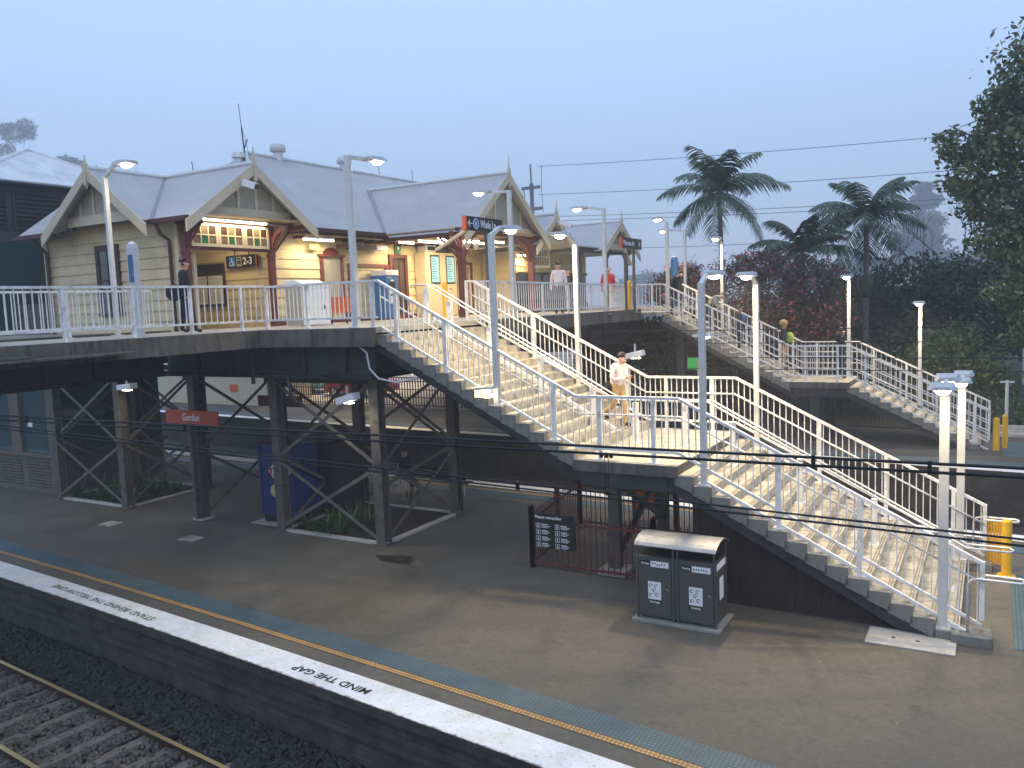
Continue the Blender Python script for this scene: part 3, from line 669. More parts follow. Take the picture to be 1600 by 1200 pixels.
# ================================================================== lamps
LAMPC = (1, .77, .44)
def head(mb_h, mb_l, c, d, L=.62):
    d = Vector((d[0], d[1], 0)).normalized(); s = Vector((-d.y, d.x, 0)); up = Vector((0, 0, 1)); c = Vector(c)
    prof = [(-.5, .13, -.03, .03), (-.38, .17, -.045, .05), (.1, .2, -.035, .06), (.42, .18, -.025, .045), (.5, .12, -.01, .03)]
    vs = []
    for u, w, z0, z1 in prof: vs += [c+d*u*L+s*w+up*z0, c+d*u*L-s*w+up*z0, c+d*u*L-s*w*.8+up*z1, c+d*u*L+s*w*.8+up*z1]
    fs = [(i*4+k, i*4+(k+1) % 4, (i+1)*4+(k+1) % 4, (i+1)*4+k) for i in range(4) for k in range(4)] + [(3, 2, 1, 0), (16, 17, 18, 19)]
    mb_h.add(vs, fs); mb_l.ellipsoid(c+d*.12*L-up*.045, .15 if abs(d.x) > .5 else .11, .11 if abs(d.x) > .5 else .15, .065, 12, 6)
def lamp(x, y, z0, z1, dirs, lab, power=110, arm=.45, rise=.16, style='flat', rad=.055):
    t = thing('lamp_post', lab, 'lamp', (x, y, z0), 'lamp posts of the footbridge and stairs')
    mb = MB(); mb.box(x-rad, x+rad, y-rad, y+rad, z0+.01, z1); mb.build('post', 'galv', t, bevel=.008)
    mb = MB(); mb.box(x-.12, x+.12, y-.12, y+.12, z0, z0+.02); mb.build('foot_plate', 'galv', t)
    for d in dirs:
        dv = Vector((*d, 0)); mb = MB(); a = Vector((x, y, z1-.04)); 
        if style == 'flat': b = a+dv*arm+Vector((0, 0, rise)); mb.beam(a-dv*.03, b, .075, .075)
        else: b = a+dv*arm+Vector((0, 0, rise)); mb.beam(a, b, .07, .07)
        mb.beam(b-dv*.02, b+dv*.16+Vector((0, 0, .015)), .05, .045); mb.build('arm', 'galv', t)
        mh, ml = MB(), MB(); c = b+dv*.42+Vector((0, 0, .03)); head(mh, ml, c, dv)
        h = mh.build('lamp_head', 'lamphead', t, smooth=False, bevel=.006); ml.build('lens', 'lens', h, smooth=True)
        if power: light('lamp_light', 'AREA', c+dv*.06-Vector((0, 0, .11)), power, LAMPC, .2, t, spread=R(165))
    return t
lamp(-18.1, 12.35, 0, 3.74, [(1, 0)], 'slim lamp post on the left bridge span in front of the left gable', 26, .35, .22, rad=.05)
lamp(-12.26, 14.2, 0, 3.76, [(0, 1)], 'tall lamp post standing left of the main stair head', 100, .5, .03, rad=.06)
lamp(-11.6, 20.05, 0, 3.5, [(-1, 0)], 'lamp post in front of the large right gable', 80, .5, .06)
lamp(-11.4, 26.0, -.1, 3.45, [(-1, 0)], 'lamp post beside the red jumper man on the far span', 70, .5, .1)
lamp(-8.71, 14.26, tread1(-8.71), 1.80, [(0, 1)], 'near lamp post halfway down the upper stair flight', 165, .3, .16)
lamp(-8.71, 18.11, tread1(-8.71), 1.80, [(0, -1)], 'far lamp post halfway down the upper stair flight', 165, .3, .16)
lamp(-4.44, 14.26, tread1(-4.44), .64, [(0, 1)], 'near bluish lamp post at the top of the lower stair flight', 160, .3, .18)
lamp(-4.44, 18.11, tread1(-4.44), .64, [(0, -1)], 'far lit lamp post at the top of the lower stair flight', 160, .3, .18)
lamp(-.63, 14.26, -4.955, -1.2, [(0, 1), (0, -1)], 'near double-headed lamp post at the foot of the main stairs', 38, .3, .16, rad=.07)
lamp(-.51, 18.11, -4.955, -1.5, [(0, 1), (0, -1)], 'far double-headed lamp post at the foot of the main stairs', 38, .3, .16, rad=.07)
lamp(-10.25, 28.95, -.14, 3.1, [(-.7, .7)], 'lamp post at the head of the far staircase', 70, .3, .2)
lamp(-11.0, 33.2, 0, 3.1, [(-1, 0)], 'small lamp post behind the head of the far staircase', 40, .4, .05)
lamp(-8.89, 31.15, -.9, 2.35, [(0, -1)], 'lamp post on the upper flight of the far staircase', 90, .3, .14)
lamp(-4.41, 31.15, LAND, .78, [(0, -1)], 'lamp post on the landing of the far staircase', 90, .1, .1)
lamp(-2.15, 31.15, -3.6, -.2, [(0, -1)], 'lamp post on the lower flight of the far staircase', 90, .1, .1)
lamp(1.1, 40, -4.6, .62, [(-1, 0)], 'distant lamp half hidden in foliage at the right frame edge', 30, .2, .1)
# low arm light on the near post
t = thing('step_light', 'low lamp head on a stub arm lighting the treads at the near post', 'lamp', (-8.71, 14.26, -1.3))
mh, ml = MB(), MB(); mh.beam((-8.72, 14.2, -1.28), (-9.12, 14.1, -1.30), .15, .05); ml.ellipsoid((-8.92, 14.14, -1.36), .06, .06, .06, 10, 6)
h = mh.build('lamp_head', 'lamphead', t, bevel=.01); ml.build('lens', 'lens', h, smooth=True); light('step_lamp_light', 'POINT', (-8.9, 14.14, -1.46), 22, (1, .82, .4), .06, t)
# ================================================================== station building
sb = thing('station_building', 'cream weatherboard ticket building with grey corrugated gabled roofs on the footbridge', 'station building', (-20, 17, 0))
def boards(mb, a, b, z0, z1, n, clip=None, bh=.285):
    a, b = Vector((*a, 0)), Vector((*b, 0)); L = (b-a).length; d = (b-a)/L; n = Vector((*n, 0)); z = z0
    while z < z1-1e-3:
        zt = min(z+bh, z1); s0, s1 = (0, L)
        t0, t1 = (0, L)
        if clip: s0, s1 = clip(z); t0, t1 = clip(zt)
        if s1-s0 > .02:
            p = [a+d*s0+n*.036+Vector((0,0,z)), a+d*s1+n*.036+Vector((0,0,z)), a+d*t1+n*.004+Vector((0,0,zt)), a+d*t0+n*.004+Vector((0,0,zt))]
            mb.quad(*p); mb.quad(a+d*s0+Vector((0,0,z)), a+d*s1+Vector((0,0,z)), p[1], p[0])
        z = zt
    return mb
def wall(name, a, b, z0, z1, n, clip=None, mat='cream'):
    mb = MB(); nv = Vector((*n, 0)); boards(mb, a, b, z0, z1, n, clip)
    if not clip: mb.beam((*(Vector(a)-Vector(n)*.06), (z0+z1)/2), (*(Vector(b)-Vector(n)*.06), (z0+z1)/2), .1, z1-z0, side=nv)
    return mb.build(name, mat, sb)
# walls
wall('wall', (-24.5, 14.65), (-18.66, 14.65), 0, 2.95, (0, -1), None)
wall('gable_wall', (-23.15, 14.65), (-18.95, 14.65), 2.95, 4.3, (0, -1), lambda z: (max(0, (z-2.85)/.72), 4.2-max(0, (z-2.85)/.72)))
wall('wall', (-18.66, 14.65), (-18.66, 15.0), 0, 2.95, (1, 0))
wall('porch_wall', (-22.0, 17.6), (-18.3, 17.6), 0, 2.9, (0, -1))
wall('facade_wall', (-18.5, 17.6), (-18.5, 33), 0, 3.0, (1, 0))
wall('wall', (-22.0, 14.8), (-22, 17.6), 0, 2.9, (1, 0))
for q in ((-18.66, -18.5, 14.56, 14.605), (-24.56, -24.4, 14.56, 14.605), (-18.60, -18.5, 15.0, 15.1)): mb = MB(); mb.box(*q, 0, 2.9); mb.build('corner_board', 'creamtrim', sb)
mb = MB(); mb.box(-18.49, -18.44, 17.62, 33, 0, .16); mb.build('skirting', 'redtrim', sb)
# roofs
RZ = 4.43
def ridge_cap(name, a, b): 
    mb = MB(); mb.tube([a, b], .07, 8); mb.build(name, 'galv', sb)
mb = MB()
mb.slab([(-17.4, 16.3, RZ), (-21.05, 16.3, RZ), (-18.93, 14.14, 2.9), (-17.4, 14.14, 2.9)], .05); mb.slab([(-21.05, 16.3, RZ), (-25.2, 16.3, RZ), (-25.2, 14.14, 2.9), (-23.17, 14.14, 2.9)], .05)
mb.slab([(-17.4, 16.3, RZ), (-25.2, 16.3, RZ), (-25.2, 18.43, 2.9), (-17.4, 18.43, 2.9)], .05)
mb.build('wing_roof', 'roof', sb)
mb = MB()
mb.slab([(-21.05, 13.85, RZ+.006), (-21.05, 16.3, RZ+.006), (-18.93, 14.13, 2.91), (-18.93, 13.85, 2.91)], .05)
mb.slab([(-21.05, 13.85, RZ+.006), (-21.05, 16.3, RZ+.006), (-23.17, 14.13, 2.91), (-23.17, 13.85, 2.91)], .05)
mb.build('gable_roof', 'roof', sb)
MRX, MRZ, MP = -22.0, 5.80, (5.80-2.92)/4.0
mb = MB()
mb.slab([(MRX, 20.3, MRZ), (MRX, 31.5, MRZ), (-18, 31.5, 2.92), (-18, 17.2, 2.92)], .05)
mb.slab([(MRX, 20.3, MRZ), (MRX, 31.5, MRZ), (-26, 31.5, 2.92), (-26, 17.2, 2.92)], .05)
mb.slab([(MRX, 20.3, MRZ), (-18, 17.2, 2.92), (-26, 17.2, 2.92)], .05)
mb.build('main_roof', 'roof', sb)
G3Y, G3Z, G3X = 25.05, 4.85, -14.5
G3S = (G3Z-2.72)/2.72
mb = MB()
for s in (-1, 1):
    xv = -18-(G3Z-2.92)/MP
    mb.slab([(G3X, G3Y, G3Z), (xv, G3Y, G3Z), (-18.0, G3Y+s*2.47, 2.92), (-17.6, G3Y+s*2.72, 2.72), (G3X, G3Y+s*2.72, 2.72)], .05)
mb.build('porch_roof', 'roof', sb)
ridge_cap('ridge_cap', (-17.35, 16.3, RZ+.02), (-25.2, 16.3, RZ+.02)); ridge_cap('ridge_cap', (-21.05, 13.85, RZ+.02), (-21.05, 16.3, RZ+.02))
ridge_cap('ridge_cap', (MRX, 20.25, MRZ+.02), (MRX, 31.5, MRZ+.02)); ridge_cap('ridge_cap', (G3X+.05, G3Y, G3Z+.02), (-20.7, G3Y, G3Z+.02))
ridge_cap('hip_cap', (MRX, 20.3, MRZ+.01), (-18, 17.2, 2.94))
mb = MB(); mb.beam((-21.05, 16.28, RZ+.0), (-18.95, 14.14, 2.93), .12, .03); mb.build('valley_flashing', 'steelhood', sb); mb = MB(); mb.beam((-20.62, G3Y-.05, G3Z+.01), (-18.02, G3Y-2.5, 2.95), .12, .03); mb.build('valley_flashing', 'steelhood', sb)
def gable_end(a_left, a_apex, a_right, out, lab, collar=True, tym=.5, drop=.28, finial=.55, th=.05):
    """bargeboards, infill and finial of one gable"""
    out = Vector(out); L, A, Rr = Vector(a_left), Vector(a_apex), Vector(a_right)
    for q in (L, Rr):
        mb = MB(); d = (q-A).normalized(); e = q + d*.22; up = Vector((0, 0, 1))
        mb.prism([A+up*.02, e+up*.02, e-up*drop, A-up*drop], out*th)
        mb.build('bargeboard', 'creamtrim', sb)
    mb = MB(); inner = -out*.35
    sl = abs((A-L).z)/max(1e-6, Vector(((A-L).x, (A-L).y, 0)).length); zc = A.z - tym*(A.z-L.z) if not collar else L.z+.32
    k = (A.z-zc-.1)/sl; h = (L-A); h.z = 0; h.normalize()
    T = [A-Vector((0,0,.1))+inner, A+h*k+inner+Vector((0,0,zc-A.z)), A-h*k+inner+Vector((0,0,zc-A.z))]
    mb.prism(T, -out*.06); mb.build('gable_infill', 'gable', sb)
    mb = MB()
    w = (T[1]-T[2]).length
    for q in (-.3, -.1, .1, .3):
        s = q*w; p = T[1].lerp(T[2], .5) + h*s; zt = A.z-.12-abs(s)*sl; mb.beam(p+out*.02, Vector((p.x, p.y, zt))+out*.02, .09, .03, side=h)
    mb.beam(T[1]+out*.03+Vector((0,0,-.1)), T[2]+out*.03+Vector((0,0,-.1)), .05, .26, side=out); mb.build('gable_battens', 'creamtrim', sb)
    mb = MB(); c = A+out*.03; mb.box(c.x-.05, c.x+.05, c.y-.05, c.y+.05, A.z-.45, A.z+.12); mb.tube([c+Vector((0,0,.1)), c+Vector((0,0,.2)), c+Vector((0,0,finial))], [.05, .03, .012], 8); mb.tube([c-Vector((0,0,.45)), c-Vector((0,0,.55))], [.045, .01], 8)
    mb.build('finial', 'creamtrim', sb)
gable_end((-23.17, 13.85, 2.9), (-21.05, 13.85, RZ), (-18.93, 13.85, 2.9), (0, -1, 0), '', finial=.35)
gable_end((-17.4, 14.14, 2.9), (-17.4, 16.3, RZ), (-17.4, 18.43, 2.9), (1, 0, 0), '', finial=.45)
gable_end((G3X, G3Y-2.72, 2.72), (G3X, G3Y, G3Z), (G3X, G3Y+2.72, 2.72), (1, 0, 0), '', finial=.6)
# gutters and fascias
mb = MB()
for a, b in (((-17.45, 14.08, 2.86), (-18.98, 14.08, 2.86)), ((-23.15, 14.08, 2.86), (-25.25, 14.08, 2.86)), ((-17.94, 18.5, 2.87), (-17.94, 22.5, 2.87)), ((-17.6, G3Y-2.78, 2.68), (G3X+.02, G3Y-2.78, 2.68)), ((-17.6, G3Y+2.78, 2.68), (G3X+.02, G3Y+2.78, 2.68)), ((-17.94, 27.6, 2.87), (-17.94, 31.5, 2.87))): mb = MB(); mb.beam(a, b, .11, .12); mb.build('gutter', 'gutter', sb)
mb = MB()
mb.box(-18.45, -18.05, 18.5, 33, 2.70, 2.735); mb.box(-18.1, -17.5, 14.5, 18.08, 2.99, 3.02)
mb.box(-18.45, -14.7, G3Y-2.6, G3Y+2.6, 2.86, 2.9); mb.build('soffit', 'soffit', sb)
mb = MB(); y = 18.7
while y < 31: mb.box(-18.45, -18.0, y-.03, y+.03, 2.60, 2.69); y += .55
mb.build('rafter_tails', 'redtrim', sb)
# porch posts, beams, brackets
def post(x, y, z0, z1, w=.16, mat='redtrim'):
    mb = MB(); mb.box(x-w/2, x+w/2, y-w/2, y+w/2, z0, z1); mb.box(x-w*.62, x+w*.62, y-w*.62, y+w*.62, z0, z0+.25); mb.box(x-w*.6, x+w*.6, y-w*.6, y+w*.6, z1-.95, z1-.88); return mb.build('porch_post', mat, sb)
def bracket(p, d, r, z, mat='redtrim'):
    mb = MB(); p = Vector((*p, 0)); d = Vector((*d, 0)); pts = []
    for i in range(9):
        a = i/8*math.pi/2; pts.append(p + d*r*(1-math.cos(a)) + Vector((0, 0, z - r + r*math.sin(a))))
    for a, b in zip(pts, pts[1:]): mb.beam(a, b, .09, .12)
    mb.beam(pts[0], pts[-1], .05, .05); mb.build('bracket', mat, sb)
for y in (14.56, 17.5): post(-18.2, y, 0, 2.95)
mb = MB(); mb.box(-18.28, -18.12, 14.66, 17.95, 2.95, 3.1); mb.box(-18.26, -18.14, 14.64, 17.42, 2.84, 2.9); mb.box(-18.26, -18.14, 14.64, 17.42, 2.14, 2.22)
mb.box(-18.3, -17.45, 14.35, 14.47, 2.78, 2.92); mb.box(-18.3, -17.45, 18.1, 18.22, 2.78, 2.92); mb.build('porch_beam', 'redtrim', sb)
bracket((-18.2, 17.58), (0, 1), .85, 2.94); bracket((-18.12, 17.5), (1, 0), .6, 2.8); bracket((-18.12, 14.56), (1, 0), .6, 2.8)
# leadlight transom: three sashes
for k in range(3):
    y0 = 14.68+k*.905; y1 = y0+.885
    mb = MB(); mb.box(-18.17, -18.11, y0, y1, 2.22, 2.30); mb.box(-18.17, -18.11, y0, y1, 2.77, 2.84); mb.box(-18.17, -18.11, y0, y0+.07, 2.3, 2.77); mb.box(-18.17, -18.11, y1-.07, y1, 2.3, 2.77)
    for q in (1, 2): yy = y0+.07+(.745)*q/3; mb.box(-18.16, -18.115, yy-.018, yy+.018, 2.3, 2.77)
    mb.box(-18.158, -18.117, y0+.07, y1-.07, 2.515, 2.55); w = mb.build('transom_sash', 'creamtrim', sb)
    mb = MB()
    for r in range(2):
        for q in range(3):
            mb.cur = 1 if (r == 0 and q == 1) else (2 if r == 1 and q != 1 else 0)
            a = y0+.07+.745*q/3; mb.box(-18.15, -18.13, a, a+.245, 2.3+r*.235, 2.53+r*.235)
    mb.build('pane', ['amberglass', 'greenglass', 'darkglass'], w)
# gable window on the end wall
def window(x0, x1, z0, z1, y, lab=None):
    mb = MB(); mb.box(x0-.14, x0, y-.06, y+.02, z0-.1, z1+.12); mb.box(x1, x1+.14, y-.06, y+.02, z0-.1, z1+.12); mb.box(x0, x1, y-.06, y+.02, z1, z1+.12); mb.box(x0-.16, x1+.16, y-.1, y+.02, z0-.14, z0-.06); f = mb.build('window_frame', 'brown', sb)
    mb = MB(); mb.box(x0, x1, y-.03, y-.01, z0-.05, z1); mb.build('pane', 'glass', f)
    mb = MB(); zm = (z0+z1)/2; xm = (x0+x1)/2; mb.box(x0, x1, y-.05, y-.03, zm-.03, zm+.03); mb.box(xm-.014, xm+.014, y-.045, y-.03, z0, z1); mb.box(x0, x1, y-.044, y-.03, (zm+z1)/2-.012, (zm+z1)/2+.012); mb.box(x0, x1, y-.05, y-.03, z1-.05, z1); mb.build('sash_bars', 'brown', f)
window(-21.95, -21.2, .62, 2.35, 14.62)
# downpipes
mb = MB(); mb.tube([(-18.72, 14.1, 2.8), (-18.72, 14.2, 2.55), (-18.76, 14.5, 2.4), (-18.76, 14.5, 0)], .05, 8); mb.build('downpipe', 'brown', sb); mb = MB(); mb.tube([(-24.2, 14.1, 2.8), (-24.25, 14.3, 2.55), (-24.3, 14.5, 2.4), (-24.3, 14.5, 0)], .055, 8); mb.build('downpipe', 'brown', sb)
# facade openings (plane X=-18.5 facing +X)
FX = -18.5
def fbox(mb, y0, y1, z0, z1, d0, d1): return mb.box(FX+d0, FX+d1, y0, y1, z0, z1)
mb = MB(); fbox(mb, 19.78, 19.9, .7, 2.1, .02, .09); fbox(mb, 20.72, 20.84, .7, 2.1, .02, .09); fbox(mb, 19.7, 20.92, 2.1, 2.18, .02, .13); fbox(mb, 19.78, 20.84, .62, .7, .02, .12)
arc = [(FX+.02, 19.9, 2.18)]+[(FX+.02, 20.31+.34*math.cos(a), 2.2+.2*math.sin(a)) for a in [math.pi*(1-i/8) for i in range(9)]]+[(FX+.02, 20.72, 2.18)]
mb.prism(arc, (.06, 0, 0)); f = mb.build('window_frame', 'redtrim', sb)
mb = MB(); fbox(mb, 19.9, 20.72, .7, 2.1, .03, .05); mb.build('pane', 'gable', f)
mb = MB(); fbox(mb, 21.08, 21.2, 0, 1.8, .02, .08); fbox(mb, 23.0, 23.22, 0, 1.8, .02, .08); fbox(mb, 21.08, 23.22, 1.8, 1.92, .02, .09); mb.build('counter_frame', 'redtrim', sb)
mb = MB(); fbox(mb, 21.22, 21.42, .0, 1.72, .02, .05); mb.build('counter_panel', 'creamtrim', sb)
mb = MB(); fbox(mb, 23.24, 23.38, 0, 2.16, .02, .1); fbox(mb, 24.12, 24.26, 0, 2.16, .02, .1); fbox(mb, 23.24, 24.26, 2.16, 2.28, .02, .1); f = mb.build('door_frame', 'redtrim', sb)
mb = MB(); fbox(mb, 23.38, 24.12, .02, 2.16, .03, .055); mb.build('door', 'black', f)
mb = MB(); fbox(mb, 23.46, 23.76, .3, 2.05, .056, .07); fbox(mb, 23.8, 24.05, .3, 2.05, .056, .07); mb.build('door_panel', 'brown', f)
mb = MB(); fbox(mb, 27.34, 27.46, 0, 2.0, .02, .09); fbox(mb, 28.46, 28.6, 0, 2.0, .02, .09); fbox(mb, 27.34, 28.6, 2.0, 2.1, .02, .09); f = mb.build('door_frame', 'redtrim', sb)
mb = MB(); fbox(mb, 27.46, 28.46, .02, 2.0, .03, .05); d = mb.build('door', 'cream', f)
mb = MB()
for a, b in ((.2, .85), (1.0, 1.85)):
    fbox(mb, 27.6, 28.3, a, a+.03, .05, .065); fbox(mb, 27.6, 28.3, b, b+.03, .05, .065); fbox(mb, 27.6, 27.63, a, b, .05, .065); fbox(mb, 28.27, 28.3, a, b, .05, .065)
mb.build('door_moulding', 'redtrim', d)
mb = MB(); fbox(mb, 30.55, 31.95, .1, 1.78, .02, .06); f = mb.build('booking_window', 'brown', sb)
pl = [(FX+.03, 30.6, 1.95)]+[(FX+.03, 31.25+.65*math.cos(a), 2.05+.3*math.sin(a)) for a in [math.pi*(1-i/10) for i in range(11)]]+[(FX+.03, 31.9, 1.95)]
mb = MB(); mb.prism(pl, (.05, 0, 0)); mb.build('arched_plaque', 'black', sb)
mb = MB()
for i in range(10): a = math.pi*(1-i/9); mb.box(FX+.08, FX+.09, 31.25+.5*math.cos(a)-.025, 31.25+.5*math.cos(a)+.025, 2.06+.16*math.sin(a), 2.11+.16*math.sin(a))
mb.build('plaque_lettering', 'creamtrim', sb)
# porch posts of the big gable
for y in (22.6, 27.3):
    post(-14.95, y, 0, 2.72, .2); s = 1 if y < 25 else -1
    bracket((-14.95, y+.1*s), (0, s), .8, 2.7); bracket((-15.05, y), (-1, 0), .8, 2.7); bracket((-14.95, y-.1*s), (0, -s), .5, 2.7)
    mb = MB(); mb.box(-18.4, -14.7, y-.07, y+.07, 2.66, 2.82); mb.build('porch_beam', 'redtrim', sb)
mb = MB(); mb.box(-15.02, -14.88, 22.4, 27.6, 2.72, 2.9); mb.build('porch_beam', 'redtrim', sb)
# roof furniture
for (x, y, s) in ((-22.0, 21.8, 1), (-22.0, 25.2, .85)):
    zz = MRZ+.05
    mb = MB(); mb.lathe((x, y, zz), [(.16*s, -.2), (.16*s, .16), (.24*s, .2), (.28*s, .3), (.27*s, .4), (.18*s, .47), (0, .48)], 16)
    for k in range(16): a = k*math.pi/8; mb.beam((x+.27*s*math.cos(a), y+.27*s*math.sin(a), zz+.2), (x+.24*s*math.cos(a+.3), y+.24*s*math.sin(a+.3), zz+.44), .02, .02)
    mb.build('turbine_vent', 'galv', sb, smooth=False)
mb = MB(); mb.lathe((-21.9, 19.9, 5.55), [(.16, -.35), (.16, 0), (.24, .03), (.2, .2), (0, .22)], 12); mb.build('roof_vent', 'galv', sb)
mb = MB(); mb.box(MRX-.35, MRX+.4, 20.1, 20.32, MRZ-.45, MRZ-.2); mb.build('ridge_vent', 'creamtrim', sb)
mb = MB(); mb.tube([(-21.75, 20.05, 5.5), (-21.78, 20.0, 6.55)], .022, 6); mb.tube([(-21.78, 20.0, 6.55), (-21.82, 19.97, 7.35)], .012, 5); mb.tube([(-21.6, 20.1, 5.6), (-21.79, 20, 6.7)], .006, 4); mb.tube([(-21.76, 20.05, 5.9), (-21.65, 20.1, 6.2)], .02, 5); mb.build('antenna_mast', 'steel', sb)
for (x, y, z, h) in ((-22, 27.4, MRZ, .75), (-22, 29.7, MRZ, .55), (-19.8, 16.3, RZ, .35)): mb = MB(); mb.tube([(x, y, z), (x-.05, y, z+h)], .012, 5); mb.build('aerial', 'steel', sb)
# eave lights: tubes (lit) and the light they throw
def tube(a, b, w, energy, down=True):
    t = thing('fluorescent_light', tube.labs.pop(0), 'ceiling light', a, 'lit fluorescent lights under the eaves'); a, b = Vector(a), Vector(b); up = Vector((0, 0, 1))
    mb = MB(); mb.beam(a+up*.05, b+up*.05, w, .05); mb.build('fitting', 'label', t); mb = MB(); mb.tube([a, b], w*.3, 8); mb.build('tube', 'tube', t)
    d = b-a; l = light('tube_light', 'AREA', (a+b)/2-up*.07, energy*.72, (1, .76, .43), d.length, t, (0, 0, math.atan2(d.y, d.x)), sy=.12)
tube.labs = ['lit tube below the beam above the three leadlight sashes', 'lit tube under the main eave above the exit sign', 'small lit tube under the eave over the dark red-framed door', 'front lit tube above the twin departure screens', 'rear lit tube above the twin departure screens', 'lit tube under the right porch left of the hanging street sign', 'lit tube under the right porch behind the near stair lamp', 'lit tube in the small far porch', 'added unseen tube brightening the inside of the left porch']
tube((-18.02, 15.0, 2.92), (-18.02, 17.2, 2.92), .1, 45)
tube((-17.95, 18.6, 2.56), (-17.95, 19.9, 2.56), .1, 75)
tube((-17.6, 22.8, 2.62), (-17.6, 23.6, 2.62), .12, 60)
tube((-17.2, 23.4, 2.66), (-17.2, 25.0, 2.66), .16, 90)
tube((-16.6, 23.7, 2.7), (-16.6, 25.3, 2.7), .16, 70)
tube((-15.6, 25.3, 2.62), (-15.6, 26.4, 2.62), .14, 75)
tube((-16.6, 26.3, 2.66), (-16.6, 27.2, 2.66), .14, 65)
tube((-16.5, 29.0, 2.3), (-16.5, 29.9, 2.3), .1, 45)
tube((-19.6, 15.6, 2.85), (-19.6, 16.8, 2.85), .1, 40)  # added tube, unseen from the camera, to brighten the porch wall
# two brass-like lanterns on the left porch post
for k, (yy, l) in enumerate([(22.42, 'left glass lantern beside the porch post'), (22.95, 'right glass lantern beside the porch post')]):
    t = thing('porch_lantern', l, 'lantern', (-14.6, yy, 2.3), 'porch lanterns'); mb = MB(); mb.lathe((-14.6, yy, 2.3), [(.04, -.12), (.1, .0), (.11, .2), (.05, .26)], 10); mb.build('shade', 'creamtrim', t); mb = MB(); mb.ellipsoid((-14.6, yy, 2.42), .12, .12, .08); mb.build('bulb', 'lens', t)
# ---- further porches beyond the big gable
ab = thing('far_porch', 'far gabled porches of the ticket building with shop windows, beyond the big right gable', 'station building', (-16, 30, 0))
sb_main = sb; sb = ab
G4 = (-14.6, 28.75, 3.72)
mb = MB()
for s in (-1, 1): mb.slab([(G4[0], G4[1], G4[2]), (-18, G4[1], G4[2]), (-18, G4[1]+s*1.5, 2.55), (G4[0], G4[1]+s*1.5, 2.55)], .05)
mb.build('porch_roof', 'roof', ab)
G5 = (-14.4, 34.7, 3.80)
mb = MB()
for s in (-1, 1): mb.slab([(G5[0], G5[1], G5[2]), (-19, G5[1], G5[2]), (-19, G5[1]+s*(4.0 if s < 0 else 2), 2.5), (G5[0], G5[1]+s*(2.0 if s < 0 else 2), 2.5)], .05)
mb.build('porch_roof', 'roof', ab)
mb = MB(); mb.slab([(-14.6, 30.2, 2.62), (-19, 30.2, 3.2), (-19, 33.2, 3.2), (-14.6, 33.0, 2.62)], .05); mb.build('link_roof', 'roof', ab)
ridge_cap('ridge_cap', (G4[0], G4[1], G4[2]+.02), (-18, G4[1], G4[2]+.02)); ridge_cap('ridge_cap', (G5[0], G5[1], G5[2]+.02), (-19, G5[1], G5[2]+.02))
gable_end((G4[0], G4[1]-1.5, 2.55), G4, (G4[0], G4[1]+1.5, 2.55), (1, 0, 0), '', finial=.55)
gable_end((G5[0], G5[1]-2, 2.5), G5, (G5[0], G5[1]+2, 2.5), (1, 0, 0), '', finial=.55)
wall('wall', (-16.8, 29.3), (-16.8, 36), 1.6, 2.5, (1, 0)); wall('wall', (-18.4, 29.4), (-16.8, 29.4), 0, 2.5, (0, -1))
mb = MB(); mb.box(-16.86, -16.8, 29.4, 36, 0, 1.6); mb.build('shop_window', 'glass', ab)
mb = MB()
for y in (29.4, 30.5, 31.6, 32.7, 33.8, 35): mb.box(-16.82, -16.74, y-.05, y+.05, 0, 1.62)
mb.box(-16.82, -16.72, 29.4, 36, 1.55, 1.65); mb.box(-16.82, -16.74, 29.4, 36, 0, .3); mb.build('shop_frame', 'brown', ab)
for y in (31.2, 33.9, 36.2):
    mb = MB(); mb.box(-14.9, -14.75, y-.075, y+.075, 0, 2.5); mb.build('porch_post', 'brown', ab); bracket((-14.82, y), (0, 1), .5, 2.5, 'brown'); bracket((-14.82, y), (0, -1), .5, 2.5, 'brown')
mb = MB(); mb.box(-14.9, -14.76, 30.2, 36.4, 2.4, 2.52); mb.build('porch_beam', 'brown', ab)
mb = MB(); mb.box(-15.3, -15.22, 27.55, 29.3, 1.72, 2.5); f = mb.build('transom_frame', 'creamtrim', ab)
mb = MB()
for k in range(8): y = 27.68+k*.195; mb.box(-15.225, -15.205, y, y+.14, 1.82, 2.12); mb.box(-15.225, -15.205, y, y+.14, 2.15, 2.42)
mb.build('pane', 'amberglass', f)
sb = sb_main
# ================================================================== lift tower
lt = thing('lift_tower', 'dark glazed lift tower with louvred top and pale hipped roof behind the left gable', 'lift tower', (-29, 16.5, P))
mb = MB(); A = (-29, 16.9, 6.3); B = (-29, 17.1, 6.3); e = 4.83
c = [(-26.5, 13.6, e), (-26.5, 20.6, e), (-31.5, 20.6, e), (-31.5, 13.6, e)]
mb.slab([A, B, c[1], c[0]], .06); mb.slab([B, c[2], c[1]], .06); mb.slab([A, c[0], c[3]], .06); mb.slab([A, c[3], c[2], B], .06); mt['paleroof'] = M('pale_tower_roof', (.68, .69, .69), .5, .1, .06, 1.2, stain=(.5, .51, .52), sscale=1.5); mb.build('roof', 'paleroof', lt)
mb = MB(); mb.tube([A, B], .06, 6); 
for p, q in ((A, c[0]), (A, c[3]), (B, c[1]), (B, c[2])): mb.tube([p, q], .05, 6)
mb.build('hip_cap', 'galv', lt)
mt['towergrey'] = M('tower_grey', (.045, .05, .055), .6, 0, .15, 2); mt['towerbrown'] = M('tower_stone_pier', (.12, .105, .09), .8, 0, .2, 3)
mt['tealglass'] = M('teal_glass', (.03, .07, .075), .06, 0, .15, .8, spec=.9)
mb = MB(); mb.box(-31, -27, 13.9, 20.1, 0, 4.75); mb.box(-31.4, -26.6, 13.7, 20.5, 4.72, 4.82); mb.build('tower_body', 'towergrey', lt)
mb = MB()
